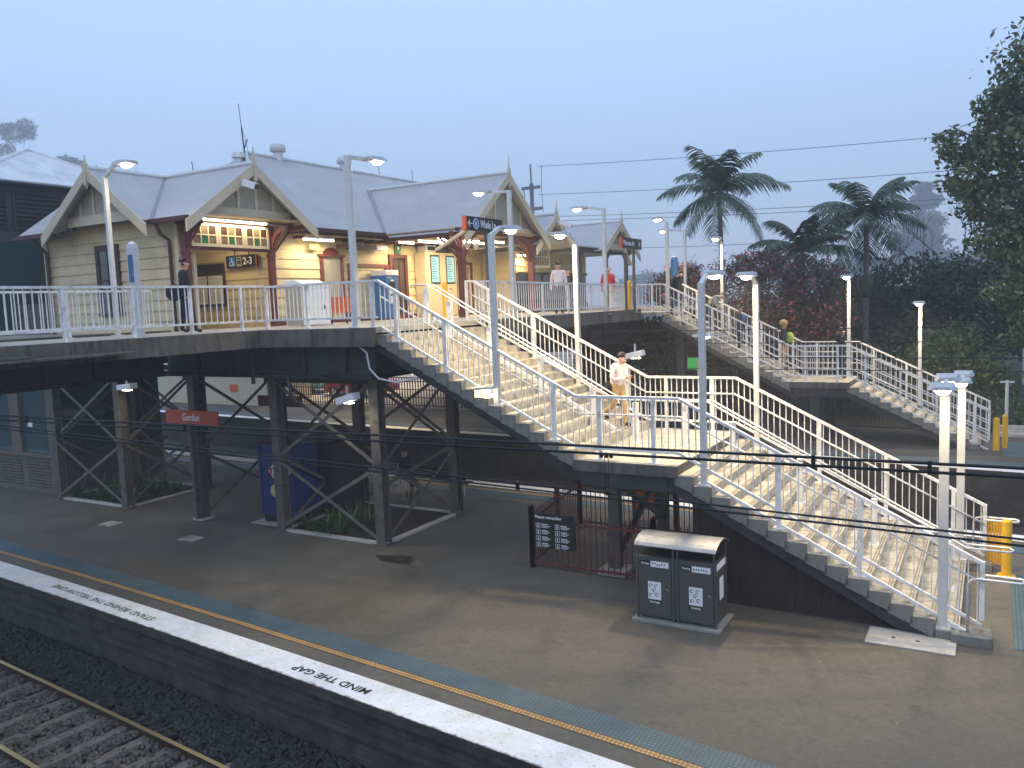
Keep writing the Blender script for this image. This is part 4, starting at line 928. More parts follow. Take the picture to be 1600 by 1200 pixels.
for y0, y1 in ((14.0, 14.9), (15.2, 16.7), (17.0, 18.5), (18.8, 19.9)):
    mb.box(-27.0, -26.94, y0-.06, y0, 3.3, 4.55); mb.box(-27.0, -26.94, y1, y1+.06, 3.3, 4.55)
    z = 3.35
    while z < 4.5: mb.beam((-26.95, y0, z), (-26.95, y1, z), .09, .02, side=(1, 0, .8)); z += .14
mb.build('louvre', 'towergrey', lt)
mb = MB()
for y0, y1 in ((14.0, 16.0), (16.15, 18), (18.2, 20)): mb.box(-27, -26.96, y0, y1, .1, 2.95)
mb.build('glass_panel', 'tealglass', lt)
mb = MB(); mb.box(-31, -25.75, 15.05, 19, P, -3.95); mb.box(-31.1, -25.6, 14.95, 19.1, -3.95, -3.85); mb.box(-26.0, -25.7, 15.0, 15.3, P, -.2); mb.box(-28.1, -27.55, 15.0, 15.3, -3.9, -.2); mb.build('plinth', 'towerbrown', lt)
mb = MB(); mb.box(-31, -25.8, 15.1, 19, -3.85, -.2); mb.build('glass_shaft', 'tealglass', lt)
mb = MB()
for x0, x1 in ((-30.6, -29.2), (-29.1, -27.7), (-27.4, -26.0)):
    z = P+.2
    while z < -4.05: mb.beam((x0, 15.03, z), (x1, 15.03, z), .07, .02, side=(0, -1, .8)); z += .1
mb.build('plinth_louvre', 'towerbrown', lt)
mb = MB()
for x in (-30.2, -29.6, -27.2): mb.box(x, x+.25, 15.07, 15.09, -3.0, -2.85)
mb.build('glass_sticker', 'label', lt)
mb = MB(); mb.box(-27.3, -24.7, 14.9, 14.98, .0, .95); mb.build('deck_wall', 'fascia', lt)
# ================================================================== signs and equipment
def sign_box(name, lab, a, right, w, h, th, mat, cat='sign', group=None):
    """flat board: a = top left corner as the reader sees it"""
    a = Vector(a); right = Vector(right).normalized(); n = right.cross(Vector((0, 0, 1))); up = Vector((0, 0, 1))
    t = thing(name, lab, cat, a, group); mb = MB(); mb.prism([a, a+right*w, a+right*w-up*h, a-up*h], -n*th); mb.build('board', mat, t)
    return t, a+n*.004, right, up, n
t, a, rt, up, n = sign_box('station_name_sign', 'orange station name sign reading Gordon on the trestle column', (-19.4, 14.45, -2.10), (1, 0, 0), 2.05, .36, .05, 'gordon')
text('Gordon', 'label', t, a+rt*1.02-up*.27, rt, up, .27, 'CENTER', .003, bold=.004, xs=.8)
mb = MB(); mb.box(-18.6, -18.5, 14.5, 14.62, P+.05, -2.1); mb.build('sign_post', 'post', t)
t, a, rt, up, n = sign_box('station_name_sign', 'dark unlit back of a maroon station sign beyond the trestles', (-21.9, 20.0, -2.42), (1, 0, 0), 2.05, .36, .05, 'maroon')
mb = MB(); mb.box(-20.95, -20.85, 20.06, 20.14, P, -2.1); mb.build('sign_post', 'post', t)
# platform number sign 2-3
t, a, rt, up, n = sign_box('platform_sign', 'black platform sign reading 2-3 with blue wheelchair symbol under the porch', (-20.05, 17.45, 2.14), (1, 0, 0), 1.3, .37, .05, 'black')
text('2-3', 'label', t, a+rt*.72-up*.28, rt, up, .3, 'LEFT', .003, bold=.006)
def flat(mb, a, rt, up, x0, x1, y0, y1, th=.004):
    n = rt.cross(up); p = lambda x, y: a+rt*x+up*y; mb.prism([p(x0, y0), p(x1, y0), p(x1, y1), p(x0, y1)], n*th)
mb = MB(); flat(mb, a, rt, up, .13, .39, -.33, -.05); mb.build('symbol_panel', 'signblue', t)
def wheelchair(parent, c, rt, up, s, mat='label'):
    n = rt.cross(up); mb = MB(); C = Vector(c)+n*.007; p = lambda x, y: C+rt*x*s+up*y*s
    mb.tube([p(-.12+.28*math.cos(q), -.2+.28*math.sin(q)) for q in [math.pi*(.75+i*.13) for i in range(11)]], .035*s, 5)
    mb.tube([p(-.05, .28), p(-.02, .0), p(.2, 0.0), p(.3, -.3), p(.38, -.28)], .045*s, 5); mb.tube([p(-.03, .14), p(.18, .12)], .035*s, 5); mb.ellipsoid(p(-.06, .42), .07*s, .07*s, .07*s, 8, 5); mb.build('wheelchair_symbol', mat, parent)
wheelchair(t, a+rt*.26-up*.19, rt, up, .25)
mb = MB(); flat(mb, a, rt, up, .45, .66, -.33, -.05); mb.build('lift_symbol', 'gable', t); mb = MB()
for k in range(3): flat(mb, a+n*.006, rt, up, .49+k*.05, .53+k*.05, -.26, -.15)
flat(mb, a+n*.006, rt, up, .49, .63, -.12, -.08); mb.build('lift_figures', 'black', t)
mb = MB(); flat(mb, a, rt, up, 1.26, 1.3, -.37, 0); mb.build('sign_edge', 'signorange', t)
for x in (-19.7, -19.1): mb = MB(); mb.box(x-.015, x+.015, 17.47, 17.49, 2.14, 2.84); mb.build('hanger', 'black', t)
# notice board
t, a, rt, up, n = sign_box('notice_board', 'brown framed notice board with two white timetables on the porch wall', (-21.75, 17.5, 1.95), (1, 0, 0), 1.5, 1.3, .05, 'brown', 'notice board')
mb = MB(); flat(mb, a, rt, up, 0, 1.5, -.26, 0); mb.build('header', 'black', t)
for k in (0, 1):
    mb = MB(); flat(mb, a, rt, up, .07+k*.72, .72+k*.71, -1.22, -.36); s_ = mb.build('timetable', 'paper', t)
    mb = MB()
    for q in range(10): flat(mb, a+n*.005, rt, up, .1+k*.72, .66+k*.71-(q % 3)*.06, -.46-q*.075, -.445-q*.075, .002)
    mb.build('printed_lines', 'gable', s_)
# street direction signs
def street(lab, word, x, y0, y1, z, arrow_left, pole_y):
    L = y1-y0; t = thing('street_sign', lab, 'sign', (x, y0, z), 'black street signs above the far span'); h = .36; rt = Vector((0, 1, 0)); up = Vector((0, 0, 1)); a = Vector((x, y0, z)); n = Vector((1, 0, 0))
    mb = MB(); mb.box(x-.09, x-.005, y0, y1, z-h, z); mb.build('board', 'black', t); mb = MB(); mb.box(x-.1, x+.002, y0-.07, y0, z-h, z) ; mb.build('sign_edge', 'signorange', t)
    a = a+n*.0
    if arrow_left:
        ax = .16; text(word, 'label', t, a+rt*.66-up*.27, rt, up, .29, 'LEFT', .003, bold=.006, xs=.72)
        mb = MB(); q = [a+rt*(.44+.13*math.cos(i*.524))-up*(.18-.13*math.sin(i*.524)) for i in range(12)]; mb.prism(q, n*.004); r = mb.build('round_symbol', 'signblue', t); mb = MB(); mb.tube(q+[q[0]], .012, 5); mb.build('ring', 'label', r); text('B', 'label', t, a+rt*.44-up*.26+n*.006, rt, up, .2, 'CENTER', .002)
    else: ax = L-.28; text(word, 'label', t, a+rt*.08-up*.26, rt, up, .25, 'LEFT', .003, bold=.005, xs=.82)
    s = -1 if arrow_left else 1; c = a+rt*ax-up*.18
    mb = MB(); mb.tube([c-rt*.1*s, c+rt*.1*s], .014, 5); mb.tube([c+rt*.1*s, c+rt*.02*s+up*.08], .014, 5); mb.tube([c+rt*.1*s, c+rt*.02*s-up*.08], .014, 5); mb.build('arrow', 'label', t)
    for py in pole_y: mb = MB(); mb.box(x-.1, x-.02, py-.04, py+.04, -.1, z-h+.02); mb.build('post', 'post', t)
    mb = MB(); mb.beam((x-.06, y0+.05, z-h), (x-.9, y0-.1, z-h-.45), .16, .06) if arrow_left else mb.beam((x-.04, y0+.2, z-h), (x-.04, y0+.75, z-h-.55), .12, .06); mb.build('stay', 'creamtrim', t)
street('black street sign reading Wade Ln with left arrow in front of the right gable', 'Wade Ln', -11.7, 18.0, 19.8, 2.68, True, (19.0,))
street('black street sign reading Werona Av with right arrow at the far span end', 'Werona Av', -10.75, 26.0, 27.75, 2.45, False, (26.35, 27.1))
# ticket machine, cabinets
tm = thing('ticket_machine', 'blue and white ticket machine in front of the cream facade', 'ticket machine', (-18.05, 22.45, 0))
mb = MB(); mb.box(-18.4, -17.75, 22.15, 22.8, .05, 1.5); mb.build('body', 'ticketblue', tm, bevel=.02); mb = MB(); mb.box(-18.4, -17.72, 22.13, 22.82, 1.5, 1.68); mb.build('canopy', 'label', tm, bevel=.02)
mb = MB(); pts = [(-17.745, 22.475+.17*math.sin(a)*(1), .95+.42*math.cos(a)) for a in [i*math.pi/8 for i in range(16)]]; mb.prism(pts, (.01, 0, 0)); mb.build('fascia', 'label', tm)
mb = MB(); mb.box(-17.735, -17.725, 22.33, 22.62, 1.05, 1.3); mb.build('screen', 'black', tm); mb = MB(); mb.box(-17.735, -17.725, 22.36, 22.46, .8, .88); mb.box(-17.735, -17.725, 22.46, 22.6, .82, .88); mb.build('coin_slot', 'black', tm)
text('Tickets', 'label', tm, (-17.745, 22.2, 1.40), (0, 1, 0), (0, 0, 1), .09, 'LEFT', .002)
dc = thing('departure_cabinet', 'tall pale cabinets with two lit departure screens on the facade', 'cabinet', (-18.2, 25.8, 0))
for k in (0, 1):
    y0 = 24.75+k*1.0; mb = MB(); mb.box(-18.45, -17.95, y0, y0+.98, .02, 2.38); c = mb.build('cabinet', 'creamtrim', dc, bevel=.01)
    mb = MB(); mb.box(-17.95, -17.935, y0+.28, y0+.86, 1.22, 2.28); s_ = mb.build('screen_frame', 'black', c); mb = MB(); mb.box(-17.936, -17.93, y0+.33, y0+.81, 1.28, 2.22); sc = mb.build('screen', 'screen', s_)
    mb = MB(); 
    for q in range(9): mb.box(-17.93, -17.927, y0+.37, y0+.55+(q*7 % 3)*.05, 2.12-q*.09, 2.14-q*.09)
    mb.build('screen_lines', 'black', c); mb = MB(); mb.box(-17.948, -17.94, y0+.5, y0+.58, 1.0, 1.06); mb.build('lock', 'steel', c)
for (y0, y1, z0, lab) in ((24.9, 25.5, 2.40, 'pale air conditioner on top of the departure cabinets'), (25.55, 26.5, 2.40, 'dark grey equipment box on top of the departure cabinets')):
    t = thing('equipment_box', lab, 'equipment box', (-18.2, y0, z0), None); mb = MB(); mb.box(-18.4, -18.0, y0, y1, z0, z0+.24); mb.build('casing', 'label' if y0 < 25 else 'towergrey', t, bevel=.01); mb = MB(); mb.box(-18.0, -17.985, y0+.06, y1-.06, z0+.05, z0+.19); mb.build('grille', 'black', t)
t = thing('eave_equipment', 'dark horizontal box hanging under the main eave', 'equipment box', (-18.1, 20.6, 2.4)); mb = MB(); mb.box(-18.3, -17.95, 20.4, 22.0, 2.35, 2.5); mb.build('casing', 'brown', t); mb = MB(); mb.box(-18.3, -17.95, 22.02, 22.6, 2.35, 2.5); mb.build('end_box', 'label', t)
t = thing('storage_cabinet', 'white steel cabinet with sloping lid behind the bridge railing', 'cabinet', (-16.3, 17, 0))
mb = MB(); mb.box(-16.75, -16.05, 16.5, 17.5, .02, 1.0); mb.prism([(-16.05, 16.5, 1.0), (-16.05, 16.5, 1.14), (-16.4, 16.5, 1.26), (-16.75, 16.5, 1.26), (-16.75, 16.5, 1.0)], (0, 1, 0)); mb.build('body', 'label', t, bevel=.015); mb = MB(); mb.box(-16.05, -16.04, 16.55, 17.45, .06, .82); mb.build('door', 'label', t); mb = MB(); mb.box(-16.04, -16.03, 17.25, 17.29, .45, .55); mb.build('handle', 'black', t); mb = MB(); mb.box(-16.7, -16.1, 16.49, 16.5, .05, 1.1); mb.build('side_panel', 'gable', t)
t = thing('warning_board', 'orange rectangular board on short legs beside the white cabinet', 'board', (-16.5, 18.4, 0)); mb = MB(); mb.box(-16.52, -16.48, 17.95, 18.85, .32, .78); mb.build('board', 'signorange', t); mb = MB(); mb.box(-16.55, -16.52, 18.05, 18.1, 0, .75); mb.box(-16.55, -16.52, 18.7, 18.75, 0, .75); mb.build('leg', 'steel', t)
t = thing('exit_sign', 'small lit yellow exit sign hanging under the eave', 'sign', (-18.3, 19.3, 2.4)); mb = MB(); mb.box(-18.32, -18.28, 19.2, 19.62, 2.3, 2.46); mb.build('panel', 'exit', t); mb = MB(); mb.tube([(-18.3, 19.4, 2.46), (-18.3, 19.4, 2.7)], .01, 5); mb.build('hanger', 'black', t)
t = thing('defibrillator_sign', 'small green sign with white heart above the dark door', 'sign', (-18.4, 23.9, 2.3)); mb = MB(); mb.box(-18.46, -18.42, 23.6, 23.95, 2.3, 2.72); mb.build('panel', 'greenglass', t); mb = MB(); mb.box(-18.42, -18.415, 23.72, 23.83, 2.45, 2.56); mb.build('heart', 'label', t)
def cctv(lab, a, b, w=.2):
    t = thing('security_camera', lab, 'camera', a, 'white security cameras'); mb = MB(); mb.beam(a, b, w, w*.9); mb.build('housing', 'label', t, bevel=.015); a, b = Vector(a), Vector(b); d = (b-a).normalized(); mb = MB(); mb.beam(b, b+d*.02, w*.8, w*.7); mb.build('lens', 'black', t); mb = MB(); mb.beam(a, a-Vector((.25, 0, -.08)), .04, .04); mb.build('bracket', 'galv', t); return t
cctv('large white security camera under the left porch gable', (-17.2, 15.75, 3.85), (-16.85, 15.85, 3.72))
cctv('white security camera under the far small gable', (-14.4, 28.6, 3.4), (-14.1, 28.95, 3.25))
# transport totem
t = thing('info_totem', 'grey rounded totem post with blue station strip behind the bridge railing', 'totem', (-16.6, 11.85, 0)); mb = MB(); mb.lathe((-16.6, 11.85, 0), [(.125, 0), (.125, 1.95), (.1, 2.04), (.04, 2.1), (0, 2.1)], 16); mb.build('column', 'lamphead', t, smooth=False); mb = MB(); mb.tube([(-16.56, 11.76, 1.2), (-16.56, 11.76, 1.80)], .06, 10); mb.build('blue_strip', 'totemblue', t)
text('Trains', 'label', t, (-16.5, 11.74, 1.25), (0, 0, 1), (-.5, .8, 0), .09, 'LEFT', .002)
t = thing('info_totem', 'slim blue totem post by the far stair head', 'totem', (-10.9, 31.6, 0)); mb = MB(); mb.lathe((-10.9, 31.6, 0), [(.14, 0), (.14, 1.85), (.1, 1.95), (0, 1.98)], 12); mb.build('column', 'totemblue', t); mb = MB(); mb.lathe((-10.9, 31.6, 1.9), [(.12, 0), (.08, .08), (0, .1)], 12); mb.build('cap', 'label', t)
mb = MB(); mb.lathe((-12.1, 17.45, -.02), [(.075, 0), (.075, .98), (.05, 1.03), (0, 1.04)], 14); t = mb.build('bollard', 'yellow', smooth=False); tag(t, 'yellow round bollard at the head of the main staircase', 'bollard')
mb = MB(); mb.lathe((-11.2, 27.6, 0), [(.07, 0), (.07, .98), (.05, 1.03), (0, 1.04)], 14); t = mb.build('bollard', 'yellow'); tag(t, 'yellow bollard behind the far railing near the far stair head', 'bollard')
# ================================================================== platform furniture
mt['binbase'] = M('bin_slab', (.24, .23, .2), .9, 0, .2, 5)
bn = thing('rubbish_bins', 'pair of grey steel garbage and recycling bins under a curved stainless hood', 'rubbish bin', (-4.55, 13.3, P))
mb = MB(); mb.box(-5.32, -3.80, 12.86, 13.76, P, P+.05); mb.build('base_slab', 'binbase', bn, bevel=.008)
b0, b1, q0, q1 = -5.24, -3.88, 12.95, 13.66; zt = -3.98
mb = MB(); mb.box(b0, b1, q0+.02, q1, P+.09, zt)
for x in (b0, -4.60, -4.52, b1): mb.box(x-.02, x+.02, q0, q0+.05, P+.05, zt)
mb.build('bin_body', 'bin', bn, bevel=.006)
for k, (x0, x1, word) in enumerate(((-5.21, -4.63, 'Garbage'), (-4.49, -3.91, 'Recycling'))):
    mb = MB(); mb.box(x0, x1, q0-.006, q0+.02, P+.12, zt-.04); d = mb.build('bin_door', 'bin', bn, bevel=.004)
    w = x1-x0; Y = q0-.008
    mb = MB(); mb.box(x0+.03, x0+.22, Y-.004, Y, zt-.15, zt-.06); mb.box(x0+.17, x0+.40, Y-.004, Y, zt-.81, zt-.73); mb.build('black_label', 'black', d)
    mb = MB(); mb.box(x0+.225, x1-.04, Y-.004, Y, zt-.16, zt-.06); mb.build('picture_label', 'label', d); mb = MB(); mb.box(x0+.17, x0+.40, Y-.004, Y, zt-.73, zt-.42); mb.build('picture_label', 'label', d)
    text(word, 'label', d, (x0+.125, Y-.006, zt-.125), (1, 0, 0), (0, 0, 1), .05, 'CENTER', .001, bold=.001, xs=.75 if len(word) > 7 else .9)
    text(word, 'label', d, (x0+.285, Y-.006, zt-.79), (1, 0, 0), (0, 0, 1), .055, 'CENTER', .001, bold=.001, xs=.8 if len(word) > 7 else 1)
    mb = MB(); r = random.Random(k+2)
    for q in range(6): px = x0+.26+q*.042; pz = zt-.11+r.uniform(-.012, .012); mb.ellipsoid((px, Y-.004, pz), .013, .003, .02, 7, 4)
    for (u, v) in ((.05, .07), (.15, .24), (.05, .24), (.16, .09), (.11, .16)):
        c = (x0+.17+u, Y-.004, zt-.73+v); mb.tube([(c[0]+.03*math.cos(a), c[1], c[2]+.03*math.sin(a)) for a in [i*.7+r.random() for i in range(7)]], .007, 4)
    mb.build('pictograms', 'signblue' if False else 'towergrey', d)
    mb = MB(); mb.tube([(x1-.09, Y-.005, zt-.52), (x1-.05, Y-.01, zt-.54), (x1-.04, Y-.005, zt-.56)], .008, 5); mb.build('lock', 'steelhood', d)
mb = MB(); mb.box(b1, b1+.004, 13.05, 13.55, zt-.14, zt-.03); mb.box(b1, b1+.004, 13.2, 13.42, zt-.68, zt-.3); mb.build('side_label', 'label', bn)
mb = MB()
for x in (b0+.02, -4.60, -4.52, b1-.02):
    for y in (q0+.02, q1-.02): mb.box(x-.012, x+.012, y-.012, y+.012, zt, zt+.26)
mb.build('hood_posts', 'bin', bn)
mb = MB(); mb.box(b0+.04, b1-.04, q0+.1, q1-.06, zt, zt+.015); mb.build('bin_opening', 'black', bn)
mb = MB(); prof = [((q0+q1)/2+.43*math.cos(a), zt+.13+.21*math.sin(a)) for a in [math.pi*(.12+.76*i/10) for i in range(11)]]
for xa, xb in ((b0-.03, -4.562), (-4.558, b1+.03)):
    for (ya, za), (yb, zb) in zip(prof, prof[1:]): mb.quad((xa, ya, za), (xb, ya, za), (xb, yb, zb), (xa, yb, zb)); mb.quad((xa, yb, zb-.012), (xb, yb, zb-.012), (xb, ya, za-.012), (xa, ya, za-.012))
    for x in (xa, xb): mb.quad(*[(x, y, z) for y, z in prof], *[(x, y, z-.012) for y, z in reversed(prof)])
mb.build('hood', 'steelhood', bn, smooth=True)
# maroon picket enclosure
def picket_fence(lab, runs, mat='maroon', z0=P, h=1.18, group='maroon picket fences', posts=True):
    t = thing('picket_fence', lab, 'fence', (*runs[0][0], z0), group); pk = None
    for a, b in runs:
        A, B = Vector((*a, 0)), Vector((*b, 0)); L = (B-A).length; n = round(L/.125)
        for z in (z0+.12, z0+h-.16):
            mb = MB(); mb.beam((*a, z), (*b, z), .045, .045); mb.build('rail', mat, t)
        for k in range(n):
            p = A.lerp(B, (k+.5)/n)
            if pk is None: mb = MB(); mb.box(-.009, .009, -.009, .009, .06, h); mb.add([(-.009, -.009, h), (.009, -.009, h), (.009, .009, h), (-.009, .009, h), (0, 0, h+.03)], [(0, 1, 4), (1, 2, 4), (2, 3, 4), (3, 0, 4)]); pk = mb.build('picket', mat); pk.parent = t; o = pk
            else: o = pk.copy(); COL.objects.link(o); o.parent = t
            o.location = Vector((p.x, p.y, z0)) - t.location
        for s in ([0, .5, 1] if L > 3 else [0, 1]):
            p = A.lerp(B, s); mb = MB(); mb.box(p.x-.045, p.x+.045, p.y-.045, p.y+.045, z0, z0+h+.12); mb.add([(p.x-.055, p.y-.055, z0+h+.12), (p.x+.055, p.y-.055, z0+h+.12), (p.x+.055, p.y+.055, z0+h+.12), (p.x-.055, p.y+.055, z0+h+.12), (p.x, p.y, z0+h+.17)], [(0, 1, 4), (1, 2, 4), (2, 3, 4), (3, 0, 4)]); mb.build('post', mat, t)
    return t
picket_fence('maroon picket fence enclosing the left end under the stair landing', [((-8.28, 14.72), (-8.75, 18.0))])
picket_fence('maroon picket fence along the platform side, behind the grey bins', [((-8.28, 14.72), (-5.6, 14.72)), ((-5.6, 14.72), (-4.0, 14.72))])
picket_fence('maroon picket fence along the far side under the stairs', [((-8.75, 18.0), (-3.8, 18.0))])
# dark screen closing the low space under the stairs
t = thing('stair_screen', 'dark slatted screen closing the low space under the lower stair flight', 'screen', (-3, 14.4, P))
mt['screendark'] = M('dark_screen', (.026, .014, .012), .9, 0, .3, 3)
mb = MB(); x = -4.7
while x < -1.0:
    zt = LAND-.45-(x+4.9)*.5146-.1
    if zt > P+.1: mb.box(x, x+.13, 14.36, 14.39, P+.05, zt); 
    x += .14
mb.build('slats', 'screendark', t)
mb = MB(); mb.box(-4.7, -.95, 14.34, 14.42, P, P+.05); mb.build('bottom_rail', 'screendark', t)
# please remember sign
t, a, rt, up, n = sign_box('safety_sign', 'black safety notice headed Please remember on the maroon picket fence', (-8.18, 14.62, -3.92), (1, 0, 0), .95, .72, .03, 'black')
text('Please remember', 'label', t, a+rt*.04-up*.1, rt, up, .088, 'LEFT', .001, bold=.002)
mb = MB(); mi = MB()
for c in range(2):
    for r in range(4):
        x = .06+c*.44; y = -.2-r*.135
        for e0, e1, f0, f1 in ((x, x+.1, y-.1, y-.092), (x, x+.1, y-.008, y), (x, x+.008, y-.1, y), (x+.092, x+.1, y-.1, y)): flat(mb, a, rt, up, e0, e1, f0, f1, .002)
        p = a+rt*(x+.05)+up*(y-.05); mb.ellipsoid(p+up*.022, .012, .003, .012, 6, 4); flat(mb, a, rt, up, x+.038, x+.062, y-.085, y-.04, .002)
        flat(mi, a, rt, up, x+.13, x+.27, y-.03, y-.012, .002)
        for q in range(3): flat(mi, a, rt, up, x+.13, x+.34-q*.03-(r % 2)*.02, y-.052-q*.02, y-.044-q*.02, .002)
mb.build('pictograms', 'label', t); mi.build('small_print', 'label', t)
# vending machines
t = thing('vending_machine', 'navy blue snack vending machine with red diamond logos behind the trestle column', 'vending machine', (-16.4, 15.7, P))
mb = MB(); mb.box(-16.72, -15.5, 15.15, 16.1, P+.22, P+2.08); mb.build('body', 'navy', t, bevel=.02); mb = MB(); mb.box(-16.67, -15.55, 15.2, 16.05, P, P+.22); mb.build('plinth', 'black', t)
mb = MB(); mb.box(-16.95, -15.45, 14.95, 16.2, P, P+.02); mb.build('floor_slab', 'label2', t)
mt['packyellow'] = M('printed_yellow', (.45, .4, .2), .5, 0, .3, 14); mt['logored'] = M('printed_red', (.5, .02, .02), .5, 0, .05)
rt, up, n = Vector((1, 0, 0)), Vector((0, 0, 1)), Vector((0, -1, 0))
def diamond(c, s, word, sz):
    c = Vector(c); mb = MB(); mb.prism([c+rt*s, c+up*s, c-rt*s, c-up*s], n*.004); o = mb.build('logo_border', 'label', t)
    mb = MB(); q = c+n*.004; s2 = s*.9; mb.prism([q+rt*s2, q+up*s2, q-rt*s2, q-up*s2], n*.004); mb.build('logo_field', 'packyellow', o)
    mb = MB(); q = c+n*.008; mb.prism([q+rt*s*.85+up*s*.22, q-rt*s*.85+up*s*.22, q-rt*s*.85-up*s*.2, q+rt*s*.85-up*s*.2], n*.004); mb.build('logo_band', 'logored', o)
    text(word, 'label', o, q-up*sz*.36+n*.006, rt, up, sz, 'CENTER', .001, bold=.004)
diamond((-15.98, 15.15, P+1.40), .40, 'SMITHS', .16); diamond((-15.88, 15.15, P+.50), .24, 'SMITHS', .09)
mb = MB(); mb.ellipsoid((-16.15, 15.15, P+.88), .22, .012, .17, 9, 8); mb.build('crisp_pictures', 'packyellow', t)
mb = MB(); mb.box(-16.70, -16.63, 15.13, 15.15, P+.25, P+2.05); mb.build('door_edge', 'signblue' if False else 'navy', t)
t = thing('vending_machine', 'black vending machine standing behind the navy one', 'vending machine', (-16.0, 16.6, P)); mb = MB(); mb.box(-16.3, -15.1, 16.2, 17.4, P+.1, P+2.05); mb.build('body', 'black', t, bevel=.02); mb = MB(); mb.box(-16.25, -15.15, 16.25, 17.35, P, P+.1); mb.build('plinth', 'steel', t)
# bench with the seated person
t = thing('bench', 'black slatted platform bench facing the far track behind the trestle', 'bench', (-14.2, 19.4, P))
for k, (y, z) in enumerate(((19.3, .45), (19.42, .45), (19.54, .45))): mb = MB(); mb.box(-15.6, -12.9, y-.045, y+.045, P+z-.02, P+z+.015); mb.build('seat_slat', 'black', t)
for z in (.6, .72, .84): mb = MB(); mb.box(-15.6, -12.9, 19.19, 19.22, P+z-.045, P+z+.045); mb.build('backrest_slat', 'black', t)
for x in (-15.3, -13.2): mb = MB(); mb.tube([(x, 19.2, P+.9), (x, 19.24, P+.44), (x, 19.25, P)], .022, 6); mb.tube([(x, 19.24, P+.44), (x, 19.56, P+.44), (x, 19.56, P)], .022, 6); mb.build('leg', 'galv', t)
# orange board across the island
t = thing('standing_board', 'orange standing board beyond the picket fence under the landing', 'board', (-7.6, 19.3, P)); mb = MB(); mb.box(-7.9, -7.15, 19.28, 19.32, P+.2, P+1.0); mb.build('panel', 'orangeboard', t); mb = MB(); mb.box(-7.85, -7.8, 19.2, 19.4, P, P+.9); mb.box(-7.25, -7.2, 19.2, 19.4, P, P+.9); mb.build('leg', 'steel', t)
# bottom of stairs
mb = MB(); mb.box(-1.68, -.42, 13.53, 14.22, P, P+.03); t = mb.build('pit_cover', 'label2', bevel=.006); tag(t, 'pale concrete pit cover with two lifting holes at the foot of the near stair side', 'pit cover')
mb = MB(); 
for x in (-1.3, -.95): mb.lathe((x, 13.85, P+.031), [(.03, 0), (.03, .002), (0, .002)], 10)
mb.build('lifting_hole', 'black', t)
mb = MB(); mb.quad((.35, 14.2, P+.006), (1.7, 14.2, P+.006), (1.7, 18.0, P+.006), (.35, 18.0, P+.006), uv=[(0, 0), (1.35, 0), (1.35, 3.8), (0, 3.8)]); structure(mb.build('stair_foot_tactile', 'tacblue'))
mb = MB(); mb.lathe((.28, 17.84, P), [(.16, 0), (.16, .02), (.085, .025), (.085, 1.06), (.07, 1.09), (0, 1.09)], 16); tag(mb.build('bollard', 'yellow'), 'thick yellow bollard with flange at the foot of the main staircase', 'bollard')
t = thing('folding_barrier', 'yellow slatted barrier panel beside the bollard at the stair foot', 'barrier', (0, 18.3, P))
for k in range(7): x = -.05+k*.05; mb = MB(); mb.box(x, x+.044, 18.2-k*.02, 18.24-k*.02, P+.12, P+1.0); mb.build('slat', 'yellow', t)
mb = MB(); mb.box(.28, .32, 18.05, 18.1, P, P+.95); mb.build('hinge_post', 'black', t)
mb = MB(); mb.lathe((.12, 28.95, P4), [(.09, 0), (.09, .95), (.07, 1.0), (0, 1.0)], 12); tag(mb.build('bollard', 'yellow'), 'yellow bollard at the foot of the far staircase', 'bollard')
mb = MB(); mb.lathe((.35, 29.4, P4), [(.07, 0), (.07, 1.0), (.05, 1.04), (0, 1.04)], 12); tag(mb.build('bollard', 'yellow'), 'slimmer yellow post just behind the far stair foot bollard', 'bollard')
mb = MB(); mb.tube([(.4, 30.5, P4), (.4, 30.5, P4+2.0)], .05, 8); mb.box(.2, .6, 30.47, 30.53, P4+1.92, P4+1.97); tag(mb.build('steel_pole', 'galv'), 'short bare steel pole rising beside the far stair foot', 'pole')
mb = MB(); mb.box(.2, 7, 31.9, 32.15, P4, P4+.32); mb.box(.2, 7, 31.6, 31.9, P4, P4+.1); tag(mb.build('garden_wall', 'label2'), 'low cream garden wall along the back of the far platform', 'wall')
mb = MB(); mb.quad((.3, 28.0, P4+.005), (1.5, 28.0, P4+.005), (1.5, 30.6, P4+.005), (.3, 30.6, P4+.005), uv=[(0, 0), (1.2, 0), (1.2, 2.6), (0, 2.6)]); structure(mb.build('far_stair_tactile', 'tacblue'))
# flood lamps under the bridge
def flood(lab, c, d, s=.34):
    c = Vector(c); t = thing('flood_lamp', lab, 'lamp', c, 'white lamp boxes under the footbridge'); mb = MB(); mb.beam(c-Vector(d)*s, c+Vector(d)*s, .26, .16); mb.build('housing', 'label', t, bevel=.02); mb = MB(); mb.beam(c+Vector((0, 0, .08)), c+Vector((0, 0, .3)), .04, .04); mb.build('bracket', 'galv', t)
    mb = MB(); mb.box(c.x-.14, c.x+.14, c.y-.06, c.y+.06, c.z-.105, c.z-.095); mb.build('lens', 'lens', t); light('flood_light', 'AREA', c-Vector((0, 0, .16)), FLOODP, (1, .82, .55), .25, t, spread=R(170))
FLOODP = 16
flood('white lamp box hanging under the girder end', (-12.75, 14.3, -1.62), (.9, 0, .25), .3); flood('white lamp box under the left girder', (-20.9, 14.4, -1.5), (1, 0, .1), .3)
flood('white lamp box under the far span', (-8.6, 21.5, -1.15), (.9, 0, .2), .28)
t = thing('green_sign', 'small green lit sign on a cream post beyond the stair landing', 'sign', (-8.0, 27.2, P4)); mb = MB(); mb.box(-8.66, -8.35, 26.2, 26.24, -1.98, -1.58); mb.build('panel', 'greenlit', t); mb = MB(); mb.box(-8.33, -8.27, 26.2, 26.26, P4, -1.6); mb.build('post', 'creamtrim', t)
